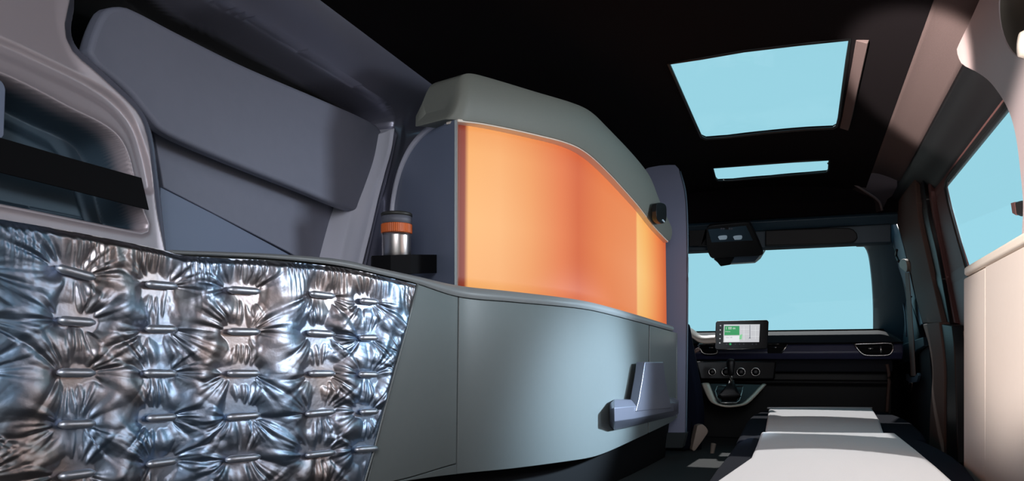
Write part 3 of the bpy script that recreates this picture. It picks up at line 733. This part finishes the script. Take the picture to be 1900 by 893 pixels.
# black plinth
A = []; B = []
for u in np.linspace(600, 1243, 50):
    p = S(u, dict_v(bot, max(u, 640)) - 8, -0.035); A.append(p); B.append(Vector((p.x - 0.02, p.y, 0.002)))
link('plinth', slab(A, B, OUT * 0.03), 'matte_black', ku, bevel=0.004)
# T shaped handle
hd = empty('handle', S(1195, 760), None, None); hd.parent = ku; hd.matrix_parent_inverse = ku.matrix_world.inverted()
def hbar(u, vt, vb, prot, ins=0):
    H = vb - vt
    return [S(u, vt + ins, 0.0), S(u, vt + 2 + ins, prot * 0.55), S(u, vt + H * 0.28, prot), S(u, vt + H * 0.72, prot), S(u, vb - 3 - ins, prot * 0.5), S(u, vb - ins, 0.0)]
rings = [hbar(1131, 746, 794, 0.010, 3), hbar(1140, 741, 799, 0.03), hbar(1175, 740, 792, 0.034), hbar(1210, 739, 783, 0.034), hbar(1250, 738, 773, 0.034), hbar(1259, 741, 769, 0.015, 1)]
link('bar', loft(rings), 'handle', hd, bevel=0.002)
up = [(1197, 672), (1231, 672), (1234, 700), (1243, 742), (1246, 758), (1180, 764), (1186, 740), (1192, 705)]
link('grip_plate', plate([S(u, v, 0.036) for u, v in up], OUT * 0.034), 'handle', hd, bevel=0.003)

# backlit lamp
lampm = bpy.data.materials.new('backlit_amber_screen'); lampm.use_nodes = True; n = lampm.node_tree
b = n.nodes['Principled BSDF']; t = n.nodes.new('ShaderNodeUVMap'); s_ = n.nodes.new('ShaderNodeSeparateXYZ'); r = n.nodes.new('ShaderNodeValToRGB')
n.links.new(t.outputs[0], s_.inputs[0]); n.links.new(s_.outputs['X'], r.inputs[0])
stops = [(0.0, (110, 28, 16)), (0.035, (130, 34, 18)), (0.055, (250, 184, 108)), (0.20, (250, 184, 116)), (0.34, (242, 164, 98)), (0.50, (230, 126, 74)), (0.58, (214, 102, 58)), (0.70, (232, 132, 78)), (0.857, (238, 150, 98)), (0.862, (252, 205, 130)), (0.90, (252, 192, 112)), (0.96, (240, 140, 78)), (1.0, (205, 95, 48))]
e = r.color_ramp.elements
e[0].position = stops[0][0]; e[0].color = (*lin(stops[0][1]), 1); e[1].position = 1.0; e[1].color = (*lin(stops[-1][1]), 1)
for pos, c_ in stops[1:-1]: k = e.new(pos); k.color = (*lin(c_), 1)
r2 = n.nodes.new('ShaderNodeValToRGB'); n.links.new(s_.outputs['Y'], r2.inputs[0])
e = r2.color_ramp.elements; e[0].position = 0; e[0].color = (0.95, 0.86, 0.8, 1); e[1].position = 1; e[1].color = (0.9, 0.66, 0.5, 1)
k = e.new(0.4); k.color = (1, 1, 1, 1); k = e.new(0.8); k.color = (0.98, 0.9, 0.82, 1)
mx = n.nodes.new('ShaderNodeMix'); mx.data_type = 'RGBA'; mx.blend_type = 'MULTIPLY'; mx.inputs['Factor'].default_value = 1
n.links.new(r.outputs[0], mx.inputs[6]); n.links.new(r2.outputs[0], mx.inputs[7]); n.links.new(mx.outputs[2], b.inputs['Emission Color'])
b.inputs['Emission Strength'].default_value = 0.92; b.inputs['Base Color'].default_value = (0.1, 0.04, 0.02, 1); b.inputs['Roughness'].default_value = 0.5
lp = empty('wall_lamp', S(1040, 560, -.02), 'large amber backlit lamp panel with an olive grey hood standing on the curved cabinet', 'lamp')
lt = [(846, 215), (900, 222), (1000, 244), (1068, 262), (1110, 292), (1180, 368), (1215, 412), (1240, 440)]
LB = lerp_curve([(p[0], p[1] + 8) for p in top_e], np.linspace(847, 1237, 80)); LT = lerp_curve(lt, np.linspace(849, 1235, 80))
A = [S(u, v, -0.03) for u, v in LT]; B = [S(u, v, -0.03) for u, v in LB]
me = slab(A, B, OUT * 0.02, rows=12)
uvl = me.uv_layers.new(name='UVMap'); a3 = np.array([tuple(p) for p in A]); zmin = min(p.z for p in B); 
uref = np.linspace(0, 1, 80)
for poly in me.polygons:
    for li in poly.loop_indices:
        co = me.vertices[me.loops[li].vertex_index].co
        kx = (co.x - OUT.x * 0) ; i_ = int(np.argmin((a3[:, 0] - co.x) ** 2 + (a3[:, 1] - co.y) ** 2))
        zt_, zb_ = A[i_].z, B[i_].z
        uvl.data[li].uv = (uref[i_], (co.z - zb_) / (zt_ - zb_))
link('light_panel', me, lampm, lp, smooth=True)
link('back_shell', slab([p + OUT * 0.022 + Vector((0, 0, 0.01)) for p in A], [p + OUT * 0.022 for p in B], OUT * 0.02), 'matte_black', lp)
hb = [(820, 221), (850, 223), (900, 229), (1000, 250), (1068, 270), (1110, 300), (1180, 375), (1215, 420), (1240, 447)]
ht = [(822, 206), (835, 180), (848, 150), (858, 139), (872, 136), (900, 142), (1000, 172), (1060, 190), (1090, 203), (1115, 224), (1200, 318), (1225, 375), (1247, 425)]
uu = np.concatenate([np.linspace(824, 870, 20)[:-1], np.linspace(870, 1243, 90)])
A = [S(u, v, -0.012 - 0.03 * max(0, (870 - u) / 45) ** 2) for u, v in lerp_curve(ht, uu)]; B = [S(u, v, -0.012 - 0.02 * max(0, (870 - u) / 45) ** 2) for u, v in lerp_curve(hb, uu)]
link('hood', slab(A, B, OUT * 0.10, rows=14, bulge=lambda s, t: 0.010 * math.sin(math.pi * t) ** 0.7), 'hood', lp, smooth=True, bevel=0.008)
B2 = [S(u, v + 3, -0.014) for u, v in lerp_curve(hb, np.linspace(850, 1240, 80))]; A2 = [S(u, v - 2, -0.013) for u, v in lerp_curve(hb, np.linspace(850, 1240, 80))]
link('hood_lip', slab(A2, B2, OUT * 0.04), 'cream', lp, smooth=True, bevel=0.001)
# edge post at the rear side of the lamp
A = [S(843, 222, -0.01), S(848, 222, -0.01)]; B = [S(843, 531, -0.01), S(848, 531, -0.01)]
link('edge_post', slab(A, B, away(0, 0.04)), 'cab_edge', lp, bevel=0.0015)
# small remote on the hood
rc = cr([(1219, 378), (1226, 376), (1235, 380), (1237, 395), (1235, 412), (1228, 415), (1220, 408), (1218, 392)], 30)
rm = link('remote_control', plate([S(u, v, 0.016) for u, v in rc], OUT * 0.02), 'black', bevel=0.002)
tag(rm, 'small black remote control clipped to the front end of the lamp hood', 'remote')
link('button', plate([S(u, v, 0.018) for u, v in [(1230, 407), (1234, 411), (1233, 413), (1229, 409)]], OUT * 0.003), 'lamp_white', rm)

# side panel of the unit facing the rear (under the arch)
def Fp(u, v): 
    t = (845 - u) / 117.0
    a = P(845, HZ, 1.885); c_ = P(728, HZ, 2.17); p0 = a; dirv = c_ - a
    # intersect the viewing column with the plane
    r_ = ray(u, v); nrm = Vector((dirv.y, -dirv.x, 0)); dd = nrm.dot(Vector((a.x, a.y, 0))) / nrm.dot(Vector((r_[0], r_[1], 0)))
    return P(u, v, dd)
arch = cr([(846, 222), (822, 225), (795, 240), (768, 268), (750, 300), (738, 335), (731, 370), (727, 410), (722, 460), (716, 530)], 40)
outl = arch + [(846, 545)]
sd = link('side_panel', plate([Fp(u, v) for u, v in outl], (-0.06, 0.10, 0)), 'slate', bevel=0.005)
sd.parent = ku; sd.matrix_parent_inverse = ku.matrix_world.inverted()
rb = link('arch_rib', tube([Fp(u, v) for u, v in arch[2:]], 0.0085, 12), 'highlight_paint', smooth=True); rb.parent = ku; rb.matrix_parent_inverse = ku.matrix_world.inverted()

# ---------------------------------------------------------------- things on the left wall
pad_o = cr([(166, 97), (176, 62), (190, 30), (200, 17), (216, 12), (240, 14), (330, 60), (450, 120), (600, 185), (690, 226), (706, 240), (711, 262), (708, 310), (698, 345), (684, 375), (672, 388), (655, 391), (560, 353), (440, 305), (340, 262), (300, 240), (284, 222), (240, 170), (180, 120)], 120)
pd = link('storage_flap', plate([onX(u, v, XW - 0.012) for u, v in pad_o], (-0.03, 0, 0)), 'pad', bevel=0.008, bseg=4)
tag(pd, 'large grey padded flap with rounded corners filling the upper left wall opening', 'panel')
c1p = [(250, 170), (760, 400), (760, 560), (250, 560)]
lowp = link('lining_board', plate([onX(u, v, XW - 0.075) for u, v in [(276, 180), (642, 350), (622, 520), (536, 468), (304, 348)]], (-0.02, 0, 0)), 'pad', bevel=0.002)
tag(lowp, 'slate grey lining board in the wall opening, just below the padded flap', 'panel')
lowp = link('lining_board', plate([onX(u, v, XW - 0.078) for u, v in [(298, 347), (400, 399), (534, 471), (622, 522), (640, 560), (280, 560)]], (-0.02, 0, 0)), 'slate', bevel=0.002)
tag(lowp, 'blue grey triangular lining board in the wall opening, lower left along the worktop', 'panel')
# pillar foot with bright edge
PL = cr([(694, 252), (684, 300), (668, 345), (652, 385), (640, 425), (620, 505)], 40)
PR = cr([(728, 238), (723, 275), (710, 322), (700, 360), (692, 395), (684, 430), (675, 465), (664, 510)], 40)
A = [onX(u, v, XW - 0.022) for u, v in PL]; B = [onX(u, v, XW + 0.012) for u, v in PR]
o = link('trim_19', slab(A, B, (-0.10, 0, 0), rows=10, bulge=lambda s, t: 0.009 * math.sin(math.pi * t) + 0.006 * math.exp(-((t - 0.06) / 0.06) ** 2) * min(1, max(0, (s - 0.55) * 8)) + 0.012 * math.exp(-((t - 0.94) / 0.08) ** 2)), 'highlight_paint', smooth=True, bevel=0.004); tag(o, kind='structure')
# black strap over the grip window
stp = [(-60, 238), (0, 255), (130, 293), (263, 330), (270, 360), (277, 390), (130, 352), (0, 320), (-60, 305)]
o = link('strap', plate([onX(u, v, XW + 0.062) for u, v in stp], (-0.003, 0, 0)), 'matte_black', bevel=0.0008)
tag(o, 'wide flat black strap stretched across the grip opening at the rear of the left wall', 'strap')
A = [onX(u, v, XW + 0.05) for u, v in cr([(-40, 140), (-4, 146), (6, 154), (11, 168)], 12)]; B = [onX(u, v, XW + 0.05) for u, v in cr([(-40, 262), (-8, 262), (2, 258), (8, 250)], 12)]
o = link('trim_20', slab(A, B, (-0.08, 0, 0), bulge=None), 'slate', smooth=True, bevel=0.004); tag(o, kind='structure')

# bottle
bd = 1.90; bc = P(736, 675, bd); zt = (675 - 395) * bd / F; z0 = (675 - 512) * bd / F; R = 29.0 * bd / F
def bz(v): return (675 - v) * bd / F
bo = empty('thermos_bottle', (bc.x, bc.y, z0 + CZ), 'steel insulated bottle with orange ribbed ring and dark lid in the black holder', 'bottle')
bc0 = Vector((bc.x, bc.y, CZ))
link('body', lathe([(R * .8, z0), (R * .93, z0 + .005), (R * .93, bz(440)), (R * .95, bz(434))], bc0), 'steel', bo, smooth=True)
link('ring', lathe([(R * .94, bz(434)), (R * .97, bz(433)), (R * .97, bz(418)), (R * .94, bz(417))], bc0, 96, flute=(0.0009,)), 'orange', bo)
link('collar', lathe([(R * .9, bz(417)), (R * .97, bz(416.5)), (R * .97, bz(403)), (R * .9, bz(402.5))], bc0), 'greyplastic', bo, smooth=True)
link('lid', lathe([(R * .9, bz(402.5)), (R * 1.0, bz(402)), (R * 1.0, bz(397.5)), (R * .93, bz(396)), (R * .1, bz(395.8))], bc0), 'lid', bo, smooth=True)
hp_ = [P(688, 675, 1.93), P(690, 675, 1.85), P(725, 675, 1.83), P(762, 675, 1.85), P(812, 675, 1.965)]
zz = [(0.228, 0.050), (0.222, 0.050), (0.222, 0.048), (0.228, 0.044), (0.243, 0.044)]
A = [Vector((p.x, p.y, CZ + z + h / 2)) for p, (z, h) in zip(hp_, zz)]; B = [Vector((p.x, p.y, CZ + z - h / 2)) for p, (z, h) in zip(hp_, zz)]
o = link('bottle_holder', slab(A, B, (-SN * 0.006, CS * 0.006, 0)), 'matte_black', bevel=0.001)
tag(o, 'matte black band holder fixed around the steel bottle on the left worktop', 'holder')

# ---------------------------------------------------------------- silver quilted cover
def quilt():
    us = np.linspace(-150, 772, 1500)
    qtop = [(-150, 380), (0, 407), (100, 424), (200, 443), (300, 464), (330, 473), (400, 479), (500, 484), (600, 493), (650, 500), (700, 511), (770, 528), (775, 530)]
    pl = np.array([[S(u, 600, 0.006).x, S(u, 600, 0.006).y] for u in us]); arc = np.concatenate([[0], np.cumsum(np.hypot(*np.diff(pl, axis=0).T))])
    N = int(arc[-1] / 0.0016); s = np.linspace(0, arc[-1], N)
    px = np.interp(s, arc, pl[:, 0]); py = np.interp(s, arc, pl[:, 1]); uu = np.interp(s, arc, us)
    def zof(u, v): return float(S(u, v, 0.006).z)
    qt = cr(qtop, 200); qu = [p[0] for p in qt]; qv = [p[1] for p in qt]
    ztop = np.array([zof(u, np.interp(u, qu, qv)) for u in uu])
    nz = 340; zb = 0.06
    T = np.linspace(0, 1, nz)
    Z = ztop[:, None] * (1 - T) + zb * T; Sg = np.repeat(s[:, None], nz, 1)
    nx = np.gradient(py, s); ny = -np.gradient(px, s)       # inward normal (towards +x)
    def sz(u, v): return float(np.interp(u, uu, s)), zof(u, v)
    tabs = []
    cols = [(135, 33, [507, 597, 692, 787, 880, 970]), (292, 29, [530, 611, 693, 775, 858, 940]), (447, 29, [540, 616, 693, 772, 850, 930]), (590, 25, [548, 619, 693, 766, 842, 918]), (680, 15, [560, 627, 695, 764, 833, 905]),
            (-70, 38, [490, 588, 690, 790, 890]), (766, 4, [575, 630]), (738, 4, [655, 690, 735])]
    H = np.zeros(Z.shape)
    X = Sg
    puff = np.zeros(Z.shape)
    for ci, (u0, hl, vs_) in enumerate(cols):
        for ri, v in enumerate(vs_):
            du = rng.uniform(-2, 2) - (3.0 * ri if ci == 4 else 0)*0.3
            cs, cz = sz(u0 + du, v); e1, _ = sz(u0 + hl, v); a = max(abs(e1 - cs), 0.006)
            tilt = (0.16 if (ci == 0 and ri == 0) else rng.uniform(-0.03, 0.03))
            dx = X - cs; dy = Z - cz + tilt * dx
            r1 = np.hypot(dx + a, dy); r2 = np.hypot(dx - a, dy)
            ch = np.clip((r1 + r2) / (2 * a), 1, None); cn = np.clip((r1 - r2) / (2 * a), -1, 1)
            nu = np.arccos(cn) * np.sign(dy + 1e-9)             # hyperbolic angle: folds fan out from the tab
            rr = (ch - 1) * a                                   # distance from the tab
            f = np.zeros(Z.shape)
            reach = 0.5 + 0.5 * np.cos(rng.uniform(2, 4) * nu + rng.uniform(0, 6)) * 0.8
            nu2 = nu + 0.25 * np.sin(nu * 3 + rng.uniform(0, 6)) + 2.0 * rr * np.sin(2 * nu + rng.uniform(0, 6))
            for fr, am in ((rng.randint(9, 12), 1.0), (rng.randint(15, 19), 0.6), (rng.randint(24, 30), 0.2)):
                c_ = np.abs(np.cos(nu2 * fr / 2 + rng.uniform(0, 6)))
                f += am * (c_ ** 1.2 - 0.6)
            side = 0.55 + 0.45 * np.abs(np.cos(nu)) 
            Lr = 0.026 + 0.034 * reach * side + 0.045 * np.abs(np.cos(nu)) ** 6
            env = np.exp(-(rr / Lr) ** 1.4) * sst(0.0, 0.006, rr)
            sc_ = 1.0 if hl > 10 else 0.7
            H += sc_ * 0.0027 * f * env * np.minimum(1, 0.25 + rr / 0.012)
            puff = 1 - (1 - puff) * (1 - np.exp(-(rr / 0.021) ** 1.3) * (1.0 if hl > 10 else 0.6))
            if hl > 10 and v < 900 and u0 > 0: tabs.append((cs, cz, a, tilt))
    H += 0.013 * (1 - puff)
    # gathered top hem
    dt = ztop[:, None] - Z
    ph = np.cumsum(1 + 0.5 * np.sin(np.linspace(0, 60, N)) + 0.3 * rng.randn(N) * 0.3) * (s[1] - s[0])
    H += 0.0026 * np.exp(-dt / 0.022) * (np.abs(np.cos(ph[:, None] * 210 + dt * 30)) - 0.5) + 0.0016 * np.exp(-dt / 0.03) * np.cos(ph[:, None] * 410 - dt * 60)
    H *= 0.55 + 0.45 * sst(0, 0.012, dt)
    H -= 0.008 * np.exp(-dt / 0.004)
    # broad slack waves
    H += 0.0022 * np.sin(X * 31 + Z * 24 + 1.5 * np.sin(Z * 40)) * sst(0.02, 0.06, dt) + 0.0012 * np.sin(X * 73 - Z * 55 + 2 * np.sin(X * 30))
    # slanted front edge
    ue = 772 - (uu * 0); right = []
    e = [(772, 527), (760, 575), (746, 630), (728, 695), (708, 770), (690, 840), (674, 893), (655, 960), (640, 1010)]
    ep = [sz(*p) for p in e]; ez = [p[1] for p in ep][::-1]; es = [p[0] for p in ep][::-1]
    sE = np.interp(Z, ez, es)
    # squeeze columns so the mesh ends on the slanted edge
    f_ = np.linspace(0, 1, N)[:, None]; 
    keep = Sg <= sE + 0.0008
    edge_d = sE - Sg; H *= sst(-0.002, 0.012, edge_d) * 0.8 + 0.2
    H = np.maximum(H, 0.001)
    VX = px[:, None] + nx[:, None] * H; VY = py[:, None] + ny[:, None] * H
    vs = np.stack([VX, VY, Z], -1).reshape(-1, 3)
    i, j = np.meshgrid(np.arange(N - 1), np.arange(nz - 1), indexing='ij'); a = (i * nz + j)
    ok = keep[1:, :-1] & keep[1:, 1:]
    a = a[ok].ravel(); fs = np.stack([a, a + nz, a + nz + 1, a + 1], 1)
    used = np.unique(fs); remap = -np.ones(len(vs), int); remap[used] = np.arange(len(used))
    me = bpy.data.meshes.new('quilt'); me.from_pydata(vs[used].tolist(), [], remap[fs].tolist())
    q_ = link('quilted_cover', me, 'foil', smooth=True)
    tag(q_, 'silver foil quilted cover with pinched tabs hanging along the lower left cabinet', 'cover')
    for cs, cz, a, tl in tabs:
        path = []
        for t in np.linspace(-1, 1, 9):
            ss = cs + t * a; hh = 0.0095
            path.append(Vector((np.interp(ss, s, px) + np.interp(ss, s, nx) * hh, np.interp(ss, s, py) + np.interp(ss, s, ny) * hh, cz - tl * t * a)))
        link('tab', tube(path, [0.003, 0.0062, 0.0066, 0.0064, 0.0066, 0.0064, 0.0066, 0.0062, 0.003], 12), 'foil_tab', q_, smooth=True)
    # piped edge
    pe = []
    for p in e[:-1]: pe.append(S(p[0] + 3, p[1], 0.008))
    link('edge_piping', tube(pe, 0.0022, 8), 'cab', q_, smooth=True)
quilt()

# ================================================================ PARTITION BEHIND THE DRIVER
YP = 3.46
pt = empty('partition_panel', onY(1240, 815, YP), 'tall slate partition panel with curved top corner behind the curved cabinet', 'partition')
oo = cr([(1150, 350), (1192, 318), (1205, 310), (1240, 306), (1255, 307), (1262, 322), (1270, 355), (1274, 400), (1275, 500), (1274, 650), (1272, 804)], 60) + [(1080, 804), (1080, 350)]
link('board', plate([onY(u, v, YP) for u, v in oo], (0, 0.012, 0)), 'white_part', pt, bevel=0.002)
oo2 = cr([(1262, 318), (1271, 352), (1275, 400), (1276, 500), (1275, 650), (1273, 804)], 40)
link('edge_strip', tube([onY(u, v, YP) for u, v in oo2], 0.0035, 8), 'bluegrey', pt, smooth=True)
link('sill', slab([onY(1160, 804, YP - 0.03), onY(1273, 804, YP - 0.03)], [onY(1160, 832, YP - 0.03), onY(1266, 832, YP - 0.03)], (0, 0.08, 0)), 'carpet', pt, bevel=0.004)

# ================================================================ RIGHT CABINET
rcb = empty('side_cabinet', (0.45, 1.9, 0), 'warm white cabinet with cream cap along the right side, partly lit', 'cabinet')
XR = 0.33; ye = onX(1788, 600, XR).y
zc = onX(1788, 517, XR).z; ztp = onX(1788, 503, XR).z + 0.003
ysm = onX(1828, 600, XR).y
link('front_panel', box(XR, XR + 0.16, ysm + 0.0012, ye, 0.0, zc), 'beige', rcb, bevel=0.004)
link('side_panel', box(XR, XR + 0.16, 0.95, ysm - 0.0012, 0.0, zc), 'beige', rcb, bevel=0.001)
link('carcass', box(XR + 0.006, XR + 0.15, 0.96, ye - 0.02, 0.0, zc + 0.002), 'matte_black', rcb)
# cap with a rounded front corner
cp = [(XR - 0.004, 0.94), (XR - 0.004, ye - 0.04)] + [(XR - 0.004 + 0.04 * (1 - math.cos(a)), ye - 0.036 + 0.04 * math.sin(a)) for a in np.linspace(0.2, math.pi / 2, 8)] + [(XR + 0.165, ye + 0.004), (XR + 0.165, 0.94)]
link('cap', plate([Vector((x, y, zc + 0.0025)) for x, y in cp], (0, 0, ztp - zc)), 'cream', rcb, bevel=0.006, bseg=5)

# rear pillar trim at the upper right, near the viewer
XD = 0.345
do = cr([(1826, -20), (1800, 38), (1780, 80), (1775, 92), (1777, 103), (1783, 117), (1792, 124), (1812, 134), (1834, 150), (1852, 172), (1866, 195), (1877, 222), (1886, 262), (1893, 320), (1898, 380), (1896, 440), (1900, 480)], 60)
do = [(u, v) for u, v in do]
pts = [onX(u, v, XD) for u, v in do]; yend = 0.95
outl = pts + [Vector((XD, yend, pts[-1].z)), Vector((XD, yend, pts[0].z))]
hole = [onX(1903 + 50 * math.cos(a), 12 + 98 * math.sin(a), XD) for a in np.linspace(0, 2 * math.pi, 40)[:-1]]
dt_ = link('trim_21', plate(outl, (0.03, 0, 0), [hole]), 'dtrim', bevel=0.003); tag(dt_, kind='structure')
hc = sum(hole, Vector()) / len(hole)
rings = [[hc + (p - hc) * s_ + Vector((o_, 0, 0)) for p in hole] for s_, o_ in ((1.0, 0.002), (0.96, 0.015), (0.85, 0.035), (0.6, 0.05), (0.1, 0.055))]
cup = link('grip_cup', loft(rings, caps=False), 'olive', dt_, smooth=True)
kb = onX(1916, 80, XD - 0.01)
link('round_knob', lathe([(0.002, -0.02), (0.018, -0.018), (0.026, 0), (0.026, 0.03)], kb, 32, Vector((1, 0, 0))), 'cream', dt_, smooth=True)
# black catch on the side window
ct = empty('window_catch', onX(1890, 388, 0.36), 'small black catch with brown side in front of the side window at the right edge', 'catch')
link('catch_body', plate([onX(u, v, 0.352) for u, v in [(1880, 376), (1890, 373), (1915, 370), (1915, 398), (1892, 402), (1882, 398)]], (0.03, 0, 0)), 'black', ct, bevel=0.003)
link('side_face', plate([onX(u, v, 0.351) for u, v in [(1875, 377), (1882, 375), (1885, 400), (1878, 396)]], (0.02, 0, 0)), 'brown', ct, bevel=0.001)

# ================================================================ SEAT BELT AND DOOR DETAILS
sb_ = empty('seat_belt', RW(1694, 710, .06), 'taupe seat belt hanging from the right pillar with its buckle tongue', 'seat belt')
A = [RW(u, v, 0.055) for u, v in [(1679, 506), (1682, 560), (1685, 620), (1690, 698)]]; B = [RW(u, v, 0.055) for u, v in [(1686, 506), (1690, 560), (1694, 620), (1698, 698)]]
link('webbing', slab(A, B, (0.003, 0, 0)), 'webbing', sb_, bevel=0.0006)
link('anchor', plate([RW(u, v, 0.062) for u, v in cr([(1668, 488), (1671, 482), (1678, 481), (1682, 488), (1683, 500), (1681, 505), (1674, 500), (1669, 496), (1668, 488)], 20)[:-1]], (0.02, 0, 0)), 'tan', sb_, bevel=0.003)
link('guide_loop', tube([RW(u, v, 0.06) for u, v in cr([(1664, 464), (1663, 474), (1668, 486)], 10)], 0.006, 8), 'black', sb_, smooth=True)
link('guide_loop', tube([RW(u, v, 0.05) for u, v in cr([(1684, 536), (1686, 548), (1691, 551)], 10)], 0.004, 8), 'black', sb_, smooth=True)
bk_ = link('buckle', plate([RW(u, v, 0.06) for u, v in [(1681, 694), (1685, 700), (1696, 700), (1702, 692), (1704, 697), (1700, 709), (1688, 711), (1681, 706)]], (0.012, 0, 0)), 'bluegrey', sb_, bevel=0.002)
rp = [RW(u, v, 0.06) for u, v in [(1687, 711), (1684, 726), (1690, 728), (1693, 711)]]
link('tongue', tube(rp + [rp[0]], 0.0025, 6), 'chrome', sb_, smooth=True)
# door pull and door top panel
dp = empty('door_pull', RW(1670, 650, .03), 'satin inner door handle beside the right end of the dashboard', 'door handle')
link('surround', plate([RW(u, v, 0.05) for u, v in [(1664, 648), (1678, 638), (1712, 626), (1714, 642), (1700, 650), (1690, 668), (1668, 680)]], (0.02, 0, 0)), 'bluehead', dp, bevel=0.003)
link('lever', tube([RW(u, v, 0.06) for u, v in [(1667, 645), (1665, 660), (1666, 674), (1674, 664)]], 0.004, 8), 'chrome', dp, smooth=True)
o = strip([(1668, 690), (1672, 760), (1676, 840)], [(1723, 640), (1730, 740), (1726, 860)], 0.03, 'trim_22', 'dash', 0.02)
quar = link('trim_23', tube([RW(u, v, 0.034) for u, v in cr([(1658, 490), (1668, 530), (1678, 575), (1682, 625)], 14)], 0.004, 8), 'bluegrey', smooth=True); tag(quar, kind='structure')
